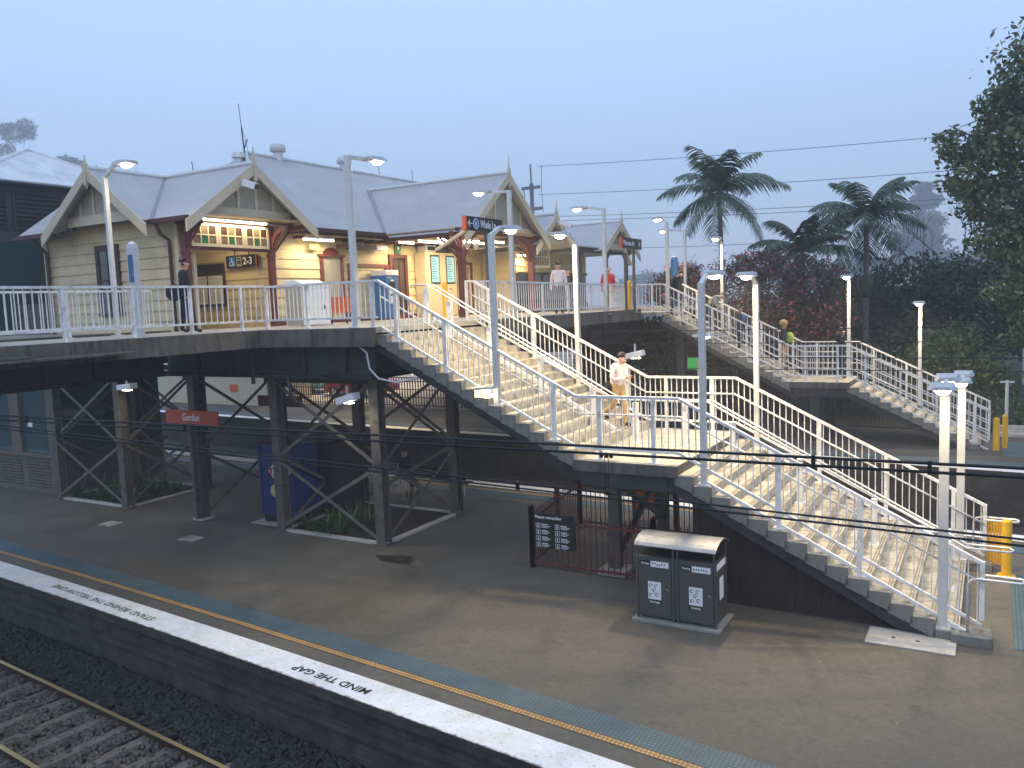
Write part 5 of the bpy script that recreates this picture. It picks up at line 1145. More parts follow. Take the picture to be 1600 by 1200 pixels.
t = thing('platform_lamp', 'small lit lamp under the head of the far staircase', 'lamp', (-9.6, 27.0, -1.0)); mh, ml = MB(), MB(); head(mh, ml, (-8.55, 27.6, -.95), (1, 0, 0), .7); h = mh.build('lamp_head', 'lamphead', t); ml.build('lens', 'lens', h, smooth=True); mb = MB(); mb.beam((-8.2, 27.6, -.93), (-8.15, 29, -.95), .04, .04); mb.build('arm', 'galv', t); light('lamp_light', 'AREA', (-8.5, 27.6, -1.1), 25, (1, .85, .6), .2, t)
for x, y in ((-9.9, 29.3), (-9.9, 30.9), (-5.2, 29.2), (-5.2, 30.9)): mb = MB(); mb.box(x-.15, x+.15, y-.15, y+.15, P4, -.5 if x < -9 else LAND-.2); mb.box(x-.22, x+.22, y-.22, y+.22, P4, P4+.12); tag(mb.build('stair_pier', 'steel'), 'dark pier under the '+('head' if x < -9 else 'landing')+' of the far staircase, '+('platform edge side' if y < 30 else 'garden side'), 'pier', 'piers of the far staircase')
picket_fence('dark picket fence under the far staircase', [((-8.9, 31.9), (-1.2, 31.9))], 'steel', P4, 1.3, None)
# ================================================================== far left background under the bridge
t = thing('kiosk', 'pale cream kiosk wall with small orange notice across the far platform', 'kiosk', (-36, 33, P4)); mb = MB(); mb.box(-44, -33.9, 31.6, 35, P4, P4+1.9); mb.build('wall', 'creamtrim', t); mb = MB(); mb.box(-44.2, -33.7, 31.4, 35.2, P4+1.9, P4+2.0); mb.build('roof', 'galv', t); mb = MB(); mb.box(-36.7, -36.1, 31.55, 31.6, P4+.75, P4+1.15); mb.build('notice', 'orangeboard', t)
light('car_park_light', 'AREA', (-33, 38, 1.2), 800, (1, .80, .52), 1.2); light('car_park_light', 'AREA', (-25, 37, 1.0), 600, (1, .80, .52), 1.2)
light('platform_underlight', 'AREA', (-22, 28.5, -1.4), 120, (1, .85, .6), .8)
def car(lab, x, y, z, mat):
    t = thing('parked_car', lab, 'car', (x, y, z), 'cars parked beyond the far platform')
    prof = [(-2.1, .3), (-2.15, .7), (-1.9, .85), (-1.35, .95), (-.7, 1.42), (.6, 1.45), (1.2, 1.0), (2.0, .85), (2.15, .55), (2.1, .3)]
    mb = MB(); mb.prism([(x+u, y-.85, z+v) for u, v in reversed(prof)], (0, 1.7, 0)); mb.build('body', mat, t, bevel=.05)
    mb = MB(); mb.prism([(x+u, y-.865, z+v) for u, v in [(-1.2, .97), (-.65, 1.36), (.55, 1.38), (1.05, 1.0)]], (0, .02, 0)); mb.build('side_window', 'glass', t)
    for u in (-1.3, 1.3): mb = MB(); mb.lathe((x+u, y-.75, z+.32), [(0, -.12), (.32, -.12), (.32, .1), (0, .1)], 14, 'Y'); w = mb.build('wheel', 'black', t); mb = MB(); mb.lathe((x+u, y-.875, z+.32), [(0, -.01), (.18, -.01), (.18, .01)], 10, 'Y'); mb.build('hubcap', 'galv', w)
mt['carred'] = M('red_car_paint', (.5, .03, .02), .25, .1, .05); mt['carteal'] = M('teal_car_paint', (.12, .28, .3), .25, .1, .05)
car('red car parked behind the lattice fence across the tracks', -31.5, 36.5, P4+.05, 'carred'); car('teal car parked behind the lattice fence across the tracks', -36.5, 37, P4+.1, 'carteal')
t = thing('lattice_fence', 'dark lattice fence with rows of small lights catching it across the far platform', 'fence', (-30, 33.2, P4)); mb = MB()
for k in range(70): x = -33.6+k*.17; mb.box(x-.02, x+.02, 33.2, 33.24, P4, P4+1.5)
for z in (.1, .5, .9, 1.3, 1.5): mb.box(-33.7, -21.7, 33.19, 33.25, P4+z-.02, P4+z+.02)
mb.build('lattice', 'brown', t)
mb = MB(); r = random.Random(9)
for k in range(60): x = -33.4+k*.2; mb.ellipsoid((x, 33.15, P4+1.72+.06*math.sin(k*2.1)), .035, .03, .03, 6, 4)
o = mb.build('festoon_lights', emit('festoon_bulb', (1, .8, .5), 3)); tag(o, 'string of small warm lights above the lattice fence', 'lights')
# ================================================================== people
def person(lab, loc, yaw, J, mats, hair='hair', fingers=False, glasses=False, bald=False, group=None, extra=None, fat=1.14):
    """J: joint overrides in body space (x forward, y left, z up).  mats: dict torso, arm, leg, foot"""
    D = dict(pelvis=(0, 0, .93), belly=(.01, 0, 1.08), chest=(.01, 0, 1.3), neck=(0, 0, 1.46), jaw=(.025, 0, 1.56), skull=(.01, 0, 1.665),
             shl=(0, .175, 1.395), shr=(0, -.175, 1.395), ell=(-.02, .23, 1.12), elr=(-.02, -.23, 1.12), wrl=(.05, .24, .87), wrr=(.05, -.24, .87),
             hil=(0, .09, .88), hir=(0, -.09, .88), knl=(.02, .1, .49), knr=(.02, -.1, .49), anl=(-.01, .1, .09), anr=(-.01, -.1, .09))
    D.update(J); V3 = {k: Vector(v) for k, v in D.items()}
    rad = dict(pelvis=.125, belly=.128, chest=.135, neck=.056, jaw=.074, skull=.1, shl=.078, shr=.078, ell=.052, elr=.052, wrl=.034, wrr=.034, hil=.095, hir=.095, knl=.062, knr=.062, anl=.045, anr=.045)
    bones = [('pelvis', 'belly', 'torso'), ('belly', 'chest', 'torso'), ('chest', 'neck', 'torso'), ('neck', 'jaw', 'skin'), ('jaw', 'skull', 'skin'), ('chest', 'shl', 'torso'), ('chest', 'shr', 'torso'), ('shl', 'ell', 'arm'), ('shr', 'elr', 'arm'), ('ell', 'wrl', 'arm'), ('elr', 'wrr', 'arm'), ('pelvis', 'hil', 'leg'), ('pelvis', 'hir', 'leg'), ('hil', 'knl', 'leg'), ('hir', 'knr', 'leg'), ('knl', 'anl', 'leg'), ('knr', 'anr', 'leg')]
    for s, sg in (('l', 1), ('r', -1)):
        kn, an = V3['kn'+s], V3['an'+s]; toe = V3.get('to'+s) or an+Vector((.16, .02*sg, -.055)); V3['to'+s] = toe; rad['to'+s] = .036; bones.append(('an'+s, 'to'+s, 'foot'))
        d = (V3['wr'+s]-V3['el'+s]).normalized(); hd = J.get('handdir'+s); hd = Vector(hd).normalized() if hd else d
        pl = V3['wr'+s]+hd*.075; V3['pa'+s] = pl; rad['pa'+s] = .032; bones.append(('wr'+s, 'pa'+s, 'skin'))
        if fingers:
            side = hd.cross(Vector((0, 0, 1))); side = side.normalized() if side.length > .1 else Vector((0, 1, 0)); curl = hd.cross(side).normalized()*(-1 if hd.cross(side).z > 0 else 1)
            for q, ln in ((-.026, .062), (-.009, .074), (.009, .07), (.026, .055)):
                k1, k2 = f'f{s}{q}a', f'f{s}{q}b'; V3[k1] = pl+side*q+hd*ln*.55; V3[k2] = V3[k1]+hd*ln*.3+curl*ln*.5; rad[k1] = .0095; rad[k2] = .008; bones += [('pa'+s, k1, 'skin'), (k1, k2, 'skin')]
            k1, k2 = f'th{s}a', f'th{s}b'; up_ = -curl; V3[k1] = V3['wr'+s]+hd*.045+side*.045*(-sg)+up_*.01; V3[k2] = V3[k1]+hd*.045+up_*.012; rad[k1] = .011; rad[k2] = .009; bones += [('pa'+s, k1, 'skin'), (k1, k2, 'skin')]
    sk = V3['skull']; f = (V3.get('face') or Vector((1, 0, -.05))).normalized(); fs = Vector((0, 0, 1)).cross(f); fs = fs.normalized(); fu = f.cross(fs)
    V3['nose'] = sk+f*.112-fu*.055; rad['nose'] = .017; bones.append(('skull', 'nose', 'skin'))
    for sg in (1, -1): k = f'ear{sg}'; V3[k] = sk+fs*sg*.098-fu*.045-f*.012; rad[k] = .02; bones.append(('skull', k, 'skin'))
    rad = {k: v*(fat if v > .03 else 1) for k, v in rad.items()}
    names = []
    for a, b, _ in bones:
        for k in (a, b):
            if k not in names: names.append(k)
    idx = {k: i for i, k in enumerate(names)}
    me = bpy.data.meshes.new('body'); me.from_pydata([tuple(V3[k]) for k in names], [(idx[a], idx[b]) for a, b, _ in bones], [])
    ob = bpy.data.objects.new('body', me); COL.objects.link(ob); md = ob.modifiers.new('skin', 'SKIN'); md.use_smooth_shade = True
    for k, sv in zip(names, me.skin_vertices[0].data): sv.radius = (rad[k], rad[k]); sv.use_root = (k == 'pelvis')
    su = ob.modifiers.new('s', 'SUBSURF'); su.levels = su.render_levels = 2
    dg = bpy.context.evaluated_depsgraph_get(); dg.update(); nm = bpy.data.meshes.new_from_object(ob.evaluated_get(dg)); bpy.data.objects.remove(ob)
    keys = ['torso', 'arm', 'leg', 'foot', 'skin']; nm.materials.clear()
    for k in keys: nm.materials.append(mt[mats.get(k, 'skin')])
    seg = [(V3[a], V3[b], keys.index(m), (rad[a]+rad[b])/2) for a, b, m in bones]
    for p in nm.polygons:
        c = p.center; best = (9, 0)
        for a, b, m, rr in seg:
            d = b-a; t_ = max(0, min(1, (c-a).dot(d)/max(1e-9, d.length_squared))); dist = (c-(a+d*t_)).length-rr
            if dist < best[0]: best = (dist, m)
        p.material_index = best[1]; p.use_smooth = True
    waist = V3['pelvis'].z+.10
    for p in nm.polygons:
        if p.material_index == 2 and p.center.z > waist: p.material_index = 0
        if p.material_index == 0 and p.center.z < V3['pelvis'].z+.03 and p.center.z > V3['pelvis'].z-.4: p.material_index = 2
        if p.material_index == 0 and p.center.z > V3['neck'].z+.005 and (p.center-V3['neck']).length < .09: p.material_index = 4
    root = thing('person', lab, 'person', loc, group); root.rotation_euler = (0, 0, yaw)
    bo = bpy.data.objects.new('body', nm); COL.objects.link(bo); bo.parent = root
    def lp(mb, name, m, par=bo, smooth=True):
        o = mb.build(name, m, None, smooth=smooth); o.parent = root; return o
    if hair:
        mb = MB(); c = sk-f*.012+fu*(.006 if not bald else -.03)
        vs = []; nn, mm = 14, 7
        for i in range(mm):
            pass
            for k in range(nn):
                a = 2*math.pi*k/nn; ca = math.cos(a); th = i/(mm-1)*math.pi*(.24 if ca > .55 else .24+.32*(.55-ca)/1.0 if ca > -.45 else .56); drop = .012*(i/(mm-1)); r_ = math.sin(th)*.101
                vs.append(c+f*r_*math.cos(a)*1.08+fs*r_*math.sin(a)*.98+fu*(math.cos(th)*.102-drop))
        if bald: vs = [v for v in vs]
        mb.add(vs, [(i*nn+k, i*nn+(k+1) % nn, (i+1)*nn+(k+1) % nn, (i+1)*nn+k) for i in range(mm-1) for k in range(nn)])
        if not bald: lp(mb, 'hair', hair)
        else:
            mb = MB()
            for a in [math.pi*(.45+.1*i) for i in range(12)]: mb.ellipsoid(sk+f*.098*math.cos(a)+fs*.1*math.sin(a)-fu*.03, .03, .03, .04, 6, 4)
            lp(mb, 'hair', hair)
    for sg in (1, -1):
        mb = MB(); mb.ellipsoid(sk+f*.094+fs*sg*.034-fu*.022, .006, .009, .006, 7, 5); lp(mb, 'eye', 'hair')
    mb = MB(); mb.ellipsoid(sk+f*.088-fu*.112, .012, .026, .006, 8, 4); lp(mb, 'mouth', 'logored' if False else 'maroon')
    if glasses:
        mb = MB()
        for sg in (1, -1): mb.tube([sk+f*.112+fs*(sg*.034+.027*math.cos(a))+fu*(-.02+.02*math.sin(a)) for a in [i*.7 for i in range(10)]], .003, 4); mb.tube([sk+f*.108+fs*sg*.062-fu*.015, sk+fs*sg*.104-fu*.02], .003, 4)
        mb.tube([sk+f*.113+fs*.008-fu*.015, sk+f*.113-fs*.008-fu*.015], .003, 4); lp(mb, 'glasses', 'black')
    if extra: extra(root, V3, lp)
    return root
WH = dict(torso='pinkshirt', arm='pinkshirt', leg='khaki', foot='shoe', skin='skin')
def ex_main(root, V, lp):
    mb = MB(); c = Vector((.44, -.0, 1.19)); mb.beam(c+Vector((-.035, 0, -.06)), c+Vector((.035, 0, .075)), .075, .011, side=(0, 1, 0)); o = lp(mb, 'mobile_phone', 'black', smooth=False)
    mb = MB()
    mb.ellipsoid((-.12, -.19, .86), .11, .09, .19, 10, 6); lp(mb, 'shoulder_bag', 'darkcloth')
    mb = MB(); mb.tube([(-.1, -.2, 1.02), (-.08, -.14, 1.25), (-.02, -.1, 1.45), (.09, .02, 1.36), (.12, .1, 1.15)], .012, 5)
    mb = MB(); mb.lathe((V['neck']-Vector((0, 0, .03))), [(.075, -.02), (.068, .03), (.06, .035)], 12); lp(mb, 'collar', 'pinkshirt')
    mb = MB(); mb.lathe(V['pelvis']+Vector((0, 0, .085)), [(.118, 0), (.122, .02), (.118, .04)], 14); lp(mb, 'belt', 'brown')
ang = math.atan2(-.05, 1)
person('man in pale pink shirt and khaki trousers looking at his phone on the main stairs', (-7.32, 17.15, LAND+.165), -.12,
       dict(pelvis=(.02, 0, .92), belly=(.02, 0, 1.07), chest=(.05, 0, 1.28), neck=(.10, 0, 1.43), jaw=(.165, 0, 1.505), skull=(.17, 0, 1.60), face=(1, 0, -.5), shl=(.05, .17, 1.37), shr=(.05, -.17, 1.37),
            ell=(.02, .25, 1.10), elr=(.02, -.25, 1.10), wrl=(.28, .10, 1.14), wrr=(.28, -.12, 1.12), handdirl=(1, -.35, .25), handdirr=(1, .4, .3),
            hil=(.02, .09, .87), hir=(.02, -.09, .87), knl=(.12, .1, .47), knr=(-.02, -.1, .52), anl=(.12, .1, .08), anr=(-.30, -.1, .33), tol=(.29, .11, .04), tor=(-.14, -.11, .20)), WH, fingers=True, fat=1.22, extra=ex_main)
DK = dict(torso='darkcloth', arm='darkcloth', leg='darkcloth', foot='shoe', skin='skin')
def bag(side=-1, c=(-.2, 0, 1.2), s=(.11, .15, .22), m='darkcloth', nm='backpack'):
    def f(root, V, lp): mb = MB(); mb.ellipsoid(c, *s, 10, 6); lp(mb, nm, m)
    return f
person('man in black suit carrying a dark shoulder bag on the left bridge span', (-16.25, 12.9, 0), math.radians(35), dict(knl=(.08, .1, .48), knr=(-.05, -.1, .48), anl=(.12, .1, .09), anr=(-.12, -.1, .1), ell=(-.08, .24, 1.12), wrl=(-.02, .25, .88)), DK, extra=bag(c=(-.2, -.2, .95), s=(.2, .1, .2), nm='shoulder_bag'))
person('man in pale pink shirt and dark trousers standing on the far span', (-12.35, 24.35, -.05), math.radians(-60), dict(ell=(-.02, .24, 1.1), wrl=(.04, .23, .86)), dict(torso='pinkshirt', arm='pinkshirt', leg='darkcloth', foot='shoe', skin='skin'), extra=bag(c=(-.16, .1, 1.2), s=(.09, .1, .2)))
person('bald person half hidden behind the tall lamp post on the far span', (-14.0, 28.35, -.12), math.radians(-80), {}, DK, hair='greyhair', bald=True)
person('balding bearded man in red jumper on the far span', (-12.4, 28.5, -.12), math.radians(-55), {}, dict(torso='redcloth', arm='redcloth', leg='darkcloth', foot='shoe', skin='skin'), hair='greyhair', bald=True)
person('person in black jacket starting down the far staircase', (-10.2, 29.6, -.3), math.radians(-10), dict(chest=(.08, 0, 1.29), neck=(.16, 0, 1.42), jaw=(.23, 0, 1.48), skull=(.24, 0, 1.57), face=(1, 0, -.5), shl=(.07, .17, 1.37), shr=(.07, -.17, 1.37), knl=(.1, .1, .48), anl=(.1, .1, .09), anr=(-.15, -.1, .1)), DK, extra=bag(c=(-.12, 0, 1.2), s=(.1, .14, .2)))
person('person in checked jacket bent forward on the far staircase', (-9.0, 30.0, -.95), math.radians(10), dict(belly=(.06, 0, 1.06), chest=(.2, 0, 1.2), neck=(.34, 0, 1.27), jaw=(.41, 0, 1.27), skull=(.47, 0, 1.33), face=(1, 0, -.8), shl=(.18, .18, 1.28), shr=(.18, -.18, 1.28), ell=(.22, .24, 1.02), elr=(.22, -.24, 1.02), wrl=(.35, .2, .85), wrr=(.35, -.2, .85)), dict(torso='checked', arm='checked', leg='darkcloth', foot='shoe', skin='skin'))
person('person in dark clothes with blue backpack on the far staircase', (-8.0, 30.2, -1.75), math.radians(5), {}, DK, extra=bag(c=(.12, .05, 1.3), s=(.1, .12, .15), m='ticketblue'))
def ex_vest(root, V, lp): mb = MB(); mb.ellipsoid((.2, .05, 1.16), .16, .15, .2, 10, 6); lp(mb, 'vest', 'hivis'); mb = MB(); mb.ellipsoid((.01, 0, 1.68), .14, .14, .13, 12, 6); lp(mb, 'knitted_hat', 'khaki')
person('person in knitted hat carrying a lime yellow vest on the far staircase', (-6.45, 30.2, -2.35), math.radians(5), {}, dict(torso='darkcloth', arm='darkcloth', leg='khaki', foot='shoe', skin='skin'), extra=ex_vest)
person('person in black standing on the landing of the far staircase', (-4.55, 30.4, LAND), math.radians(20), {}, DK, extra=bag(c=(-.1, 0, 1.45), s=(.14, .16, .2)))
person('seated person in dark clothes on the bench behind the trestle', (-15.2, 19.36, P), math.radians(90), dict(pelvis=(0, 0, .56), belly=(-.02, 0, .70), chest=(0, 0, .92), neck=(.02, 0, 1.08), jaw=(.05, 0, 1.16), skull=(.04, 0, 1.26), shl=(0, .17, 1.01), shr=(0, -.17, 1.01), ell=(.05, .23, .75), elr=(.05, -.23, .75), wrl=(.25, .14, .66), wrr=(.25, -.14, .66), hil=(.06, .09, .54), hir=(.06, -.09, .54), knl=(.44, .11, .5), knr=(.44, -.11, .5), anl=(.42, .11, .09), anr=(.42, -.11, .09)), DK)
# ================================================================== vegetation
def leaf_mesh(name, pts, size, mat, parent=None, asp=.5, droop=.0):
    """many small leaf-shaped quads, each with its own direction"""
    n = len(pts); d = rng.normal(size=(n, 3)); d[:, 2] -= droop; d /= np.linalg.norm(d, axis=1)[:, None]
    q = rng.normal(size=(n, 3)); s = np.cross(d, q); s /= np.linalg.norm(s, axis=1)[:, None]
    L = size*rng.uniform(.6, 1.35, (n, 1)); W = L*asp
    v = np.stack([pts-d*L*.5, pts+s*W*.5, pts+d*L*.5, pts-s*W*.5], 1).reshape(-1, 3)
    if parent: v = v-np.array(org(parent))
    me = bpy.data.meshes.new(name); me.vertices.add(n*4); me.vertices.foreach_set('co', v.reshape(-1)); me.loops.add(n*4); me.loops.foreach_set('vertex_index', np.arange(n*4)); me.polygons.add(n); me.polygons.foreach_set('loop_start', np.arange(n)*4); me.update(calc_edges=True); me.materials.append(mt[mat])
    o = bpy.data.objects.new(name, me); COL.objects.link(o)
    if parent: o.parent = parent
    return o
def clumps(cs, n, sub=10, shell=.55):
    """points in ellipsoid clumps (x, y, z, rx, ry, rz), each broken up into smaller clusters"""
    out = []; vol = np.array([c[3]*c[4]*c[5] for c in cs])**.7; vol /= vol.sum()
    for c, w in zip(cs, vol):
        k = max(40, int(n*w)); nc = max(6, int(sub*(c[3]*c[4]*c[5])**.4*6))
        cd = rng.normal(size=(nc, 3)); cd /= np.linalg.norm(cd, axis=1)[:, None]; cd *= (rng.uniform(shell**3, 1, (nc, 1)))**(1/3)
        ids = rng.integers(0, nc, k); p = cd[ids]+rng.normal(size=(k, 3))*.16
        out.append(np.array(c[:3])+p*np.array(c[3:]))
    return np.concatenate(out)
def limbs(parent, base, tips, r0, mat='bark', seed=1, wob=.25, name='trunk', fork=None):
    mb = MB(); r = random.Random(seed); b = Vector(base); f = Vector(fork) if fork else b.lerp(Vector(tips[0]), .4)
    mb.tube([b, b.lerp(f, .5)+Vector((r.uniform(-wob, wob)*.3, r.uniform(-wob, wob)*.3, 0)), f], [r0, r0*.8, r0*.68], 9)
    for tp in tips:
        tp = Vector(tp); m1 = f.lerp(tp, .35)+Vector((r.uniform(-wob, wob), r.uniform(-wob, wob), r.uniform(0, wob))); m2 = f.lerp(tp, .7)+Vector((r.uniform(-wob, wob), r.uniform(-wob, wob), r.uniform(-wob, wob)*.5))
        mb.tube([f, m1, m2, tp], [r0*.5, r0*.36, r0*.22, r0*.08], 6)
        for k in range(3):
            s = m2.lerp(tp, r.random()); e = s+Vector((r.uniform(-1, 1), r.uniform(-1, 1), r.uniform(-.2, .9)))*wob*3; mb.tube([s, s.lerp(e, .5)+Vector((0, 0, .1*wob)), e], [r0*.14, r0*.09, r0*.04], 5)
    return mb.build(name, mat, parent)
def tree(name, lab, cat, base, cs, n, leaf, mat, tips, r0, group=None, seed=1, wob=.4, fork=None, asp=.5):
    t = thing(name, lab, cat, base, group); limbs(t, base, tips, r0, 'bark', seed, wob, 'trunk', fork)
    leaf_mesh('crown', clumps(cs, n), leaf, mat, t, asp); return t
G = 'trees behind the far platform'
# big broadleaf at the right edge
tree('broadleaf_tree', 'tall broadleaf tree with spreading limbs at the right edge of the picture', 'tree', (1.9, 33.0, -4.6),
     [(1.0, 33, 5.2, 1.6, 1.6, 1.1), (2.2, 33, 7.4, 2.2, 2, 1.7), (-.4, 32.8, 4.2, 1.2, 1.2, .9), (-1.0, 33, 5.2, .9, .9, .6), (.2, 33, 3.2, 1.3, 1.3, .8), (2.5, 33, 4.0, 2, 1.6, 1.2), (.1, 32.8, 1.9, 1.0, 1.1, .7), (1.6, 33, 1.4, 1.5, 1.3, 1.0), (3.2, 33, 2.4, 1.4, 1.4, 1.4), (0.2, 33, 6.3, 1.0, 1, .7), (.8, 32.5, .2, .8, .9, .6), (2.6, 33, -.4, 1.5, 1.5, 1.3), (1.2, 33.2, -1.2, .9, .9, .7)], 26000, .225, 'leaf',
     [(1.0, 33, 5.6), (2.2, 33, 7.8), (-.6, 32.8, 4.5), (-1.2, 33, 5.3), (0, 33, 3.3), (2.6, 33, 4.4), (.1, 32.8, 2.0), (3.4, 33, 2.6), (1.8, 33, 6.6), (.3, 32.8, 6.2), (1.0, 32.7, 3.6), (-.2, 32.8, 5.0)], .30, seed=4, wob=.5, fork=(1.9, 33, 1.0))
# dark background masses, each its own tree
bg = [((-3.2, 42, -4.4), [(-3.2, 42, .3, 2.2, 1.6, 1.5), (-2.2, 42, -.6, 2.2, 1.6, 1.8), (-3.6, 42, -1.6, 1.8, 1.5, 1.6)], 'dark round evergreen behind the right palm trunk'),
      ((-1.0, 41, -4.4), [(-.8, 41, .1, 2.0, 1.6, 1.4), (-1.0, 41, -1.2, 2.3, 1.8, 1.8)], 'dark evergreen behind the lamp post of the lower far flight'),
      ((-6.3, 44, -4.4), [(-6.3, 44, -.4, 1.6, 1.5, 1.5), (-6, 44, -1.8, 2.2, 1.6, 1.5)], 'dark evergreen between the two palm trunks'),
      ((2.0, 43, -4.4), [(2.0, 43, .8, 2.4, 1.8, 1.6), (1.6, 43, -1.2, 2.6, 1.8, 1.8)], 'dark evergreen behind the big broadleaf at the right edge'),
      ((-8.6, 41, -4.4), [(-8.6, 41, -1.8, 2.6, 1.4, 1.7), (-9.5, 41, -2.5, 2.4, 1.4, 1.5)], 'dark evergreen behind the flowering bush')]
bg += [((-14.5, 38.5, -4.6), [(-14.5, 38.5, -1.8, 1.8, 1.3, 1.3), (-13, 38.5, -2.2, 1.6, 1.3, 1.4), (-16, 38.5, -2.4, 1.6, 1.3, 1.5)], 'dark leafy tree seen below the far bridge span'), ((-11.5, 37.5, -4.6), [(-11.5, 37.5, -2.0, 1.6, 1.2, 1.5), (-10.2, 37.5, -2.4, 1.5, 1.2, 1.5), (-12.8, 37.5, -2.8, 1.3, 1.2, 1.3)], 'dark leafy tree seen between the far span and far stair')]
for i, (b, cs, l) in enumerate(bg):
    tree('evergreen_tree', l, 'tree', b, cs, 9000, .24, 'leafdark', [(c[0], c[1], c[2]+c[5]*.5) for c in cs], .16, G, i+10)
# shrubs along the back of the far platform
sh = [((-4.6, 35, -4.6), [(-4.6, 35, -2.9, 1.5, 1.2, 1.1), (-5.6, 35, -3.2, 1.2, 1.1, .9)], 'broad glossy shrub behind the landing of the far stairs', 'leafdark'),
      ((-1.6, 35, -4.6), [(-1.3, 35, -2.3, 1.5, 1.2, 1.2), (-.6, 34.8, -3.1, 1.3, 1.1, 1.1), (-2.3, 35, -3.1, 1.2, 1.1, 1.0)], 'rounded leafy shrub left of the right edge above the far stair foot', 'leaf'),
      ((-7.4, 35.4, -4.6), [(-7.4, 35.4, -2.6, 1.5, 1.2, 1.1), (-8.4, 35.4, -3.2, 1.3, 1.1, 1.0)], 'dark shrub below the flowering bush behind the far stairs', 'leafdark'),
      ((-10.6, 35.0, -4.6), [(-10.4, 35, -2.9, 1.8, 1.2, 1.2), (-12, 35, -3.2, 1.6, 1.2, 1.1)], 'dark shrub under the far bridge span', 'leafdark'),
      ((-14.5, 36.0, -4.6), [(-14.4, 36, -2.6, 1.9, 1.2, 1.4), (-16, 36, -3.0, 1.6, 1.2, 1.2)], 'dark shrub at the left under the far bridge span', 'leafdark')]
for i, (b, cs, l, m) in enumerate(sh): tree('shrub', l, 'shrub', b, cs, 7000, .17, m, [(c[0], c[1], c[2]+.4) for c in cs], .06, 'shrubs behind the far platform', i+30, wob=.2)
t = thing('hedge', 'clipped green hedge behind the low garden wall at the right edge', 'hedge', (3, 33, P4)); pts = np.stack([rng.uniform(.1, 7, 6500), rng.uniform(32.2, 33.6, 6500), rng.uniform(P4+.1, P4+1.15, 6500)], 1); leaf_mesh('foliage', pts, .11, 'leafhedge', t); mb = MB()
for k in range(14): mb.tube([(.4+k*.5, 32.9, P4), (.4+k*.5, 32.9, P4+1)], .02, 5)
mb.build('stem', 'bark', t)
# flowering bush
t = thing('flowering_bush', 'large bronze leaved bush with pink red flowers beside the far stair head', 'bush', (-9.2, 34.2, -4.6))
cs = [(-9.4, 34.4, .3, 1.7, 1.3, 1.5), (-7.6, 34.4, .5, 1.5, 1.3, 1.5), (-11.0, 34.4, .2, 1.3, 1.2, 1.3), (-8.6, 34.3, -1.3, 1.9, 1.3, 1.2), (-6.9, 34.5, -.7, 1.1, 1.1, 1.2), (-12.3, 34.4, .5, .8, .9, .8), (-6.2, 34.5, -1.6, 1.1, 1, .9), (-8.4, 34.4, 1.5, 1.1, 1, .6), (-6.2, 34.4, .7, 1.2, 1.0, 1.0), (-11.6, 34.4, 1.1, .9, .9, .7), (-5.4, 34.5, -.6, .9, .9, .9), (-10.4, 34.4, -1.2, 1.6, 1.2, 1.2)]
limbs(t, (-9.2, 34.2, -4.6), [(c[0], c[1], c[2]+.5) for c in cs], .12, 'bark', 5, .3); leaf_mesh('crown', clumps(cs, 38000, 14), .125, 'leafred', t, .55)
fp = clumps([(c[0], c[1]-.25, c[2], c[3]*1.02, c[4]*1.05, c[5]*1.02) for c in cs], 170, 14, .9); fp = fp[fp[:, 1] < 34.3]; fl = np.repeat(fp, 9, 0)+rng.normal(size=(len(fp)*9, 3))*.032; o = leaf_mesh('blossom', fl, .07, 'flower', t, .8); o['kind'] = 'stuff'
# palms
def palm(lab, base, top, fronds, seed, L=1.9, r0=.16):
    t = thing('palm_tree', lab, 'palm tree', base, 'palm trees behind the far platform'); b, c = Vector(base), Vector(top); r = random.Random(seed)
    mb = MB(); k = 14; mb.tube([b.lerp(c, i/k) for i in range(k+1)], [r0*(1.15-.35*i/k)*(1+.05*(i % 2)) for i in range(k+1)], 9); mb.build('trunk', 'palmtrunk', t)
    mb = MB(); mb.tube([c-Vector((0, 0, .7)), c-Vector((0, 0, .3)), c+Vector((0, 0, .15))], [r0*.85, r0*1.05, r0*.5], 9); mb.build('crownshaft', 'palmleaf', t)
    for i, (az, el, ln) in enumerate(fronds):
        d = Vector((math.cos(az), math.sin(az), 0)); mb = MB(); pts = []; l = L*ln; p = c.copy(); a = el; n = 16
        for k in range(n+1):
            pts.append(p.copy()); p = p+(d*math.cos(a)+Vector((0, 0, math.sin(a))))*l/n; a -= (.045+.016*k/4)*(1.15 if el > .5 else .9)
        mb.tube(pts, [.03*(1-k/(n+2)) for k in range(n+1)], 5, False)
        s = Vector((-d.y, d.x, 0))
        for k in range(2, 2*n):
            q = k/2; i0 = int(q); fr = q-i0; p0 = pts[i0].lerp(pts[min(i0+1, n)], fr); tan = (pts[min(i0+1, n)]-pts[i0-1]).normalized(); up = s.cross(tan)
            ll = .62*L/1.9*(math.sin(math.pi*(.12+.82*q/n)))*r.uniform(.8, 1.15)
            for sg in (1, -1):
                w = tan*.045; e = p0+(s*sg*.72+tan*.5-Vector((0, 0, .55+r.uniform(-.1, .25))))*ll*.95; m = p0.lerp(e, .5)+Vector((0, 0, .10*ll))
                mb.quad(p0-w*.6, p0+w*.6, m+w, m-w); mb.add([m-w, m+w, e], [(0, 1, 2)])
        mb.build('frond', 'palmleaf', t)
    return t
rp = random.Random(11)
def fr(n, seed, top=2):
    r = random.Random(seed); out = [(i*2*math.pi/n+r.uniform(-.25, .25), [1.15, .35, .8, -.05, .6, -.45][i % 6]+r.uniform(-.12, .12), r.uniform(.85, 1.12)) for i in range(n)]
    return out+[(r.uniform(0, 6), 1.35, .8) for _ in range(top)]
palm('tall palm with drooping fronds behind the flowering bush', (-11.3, 40, -4.5), (-11.5, 40, 5.3), fr(18, 2, 4), 5, 3.25, .125)
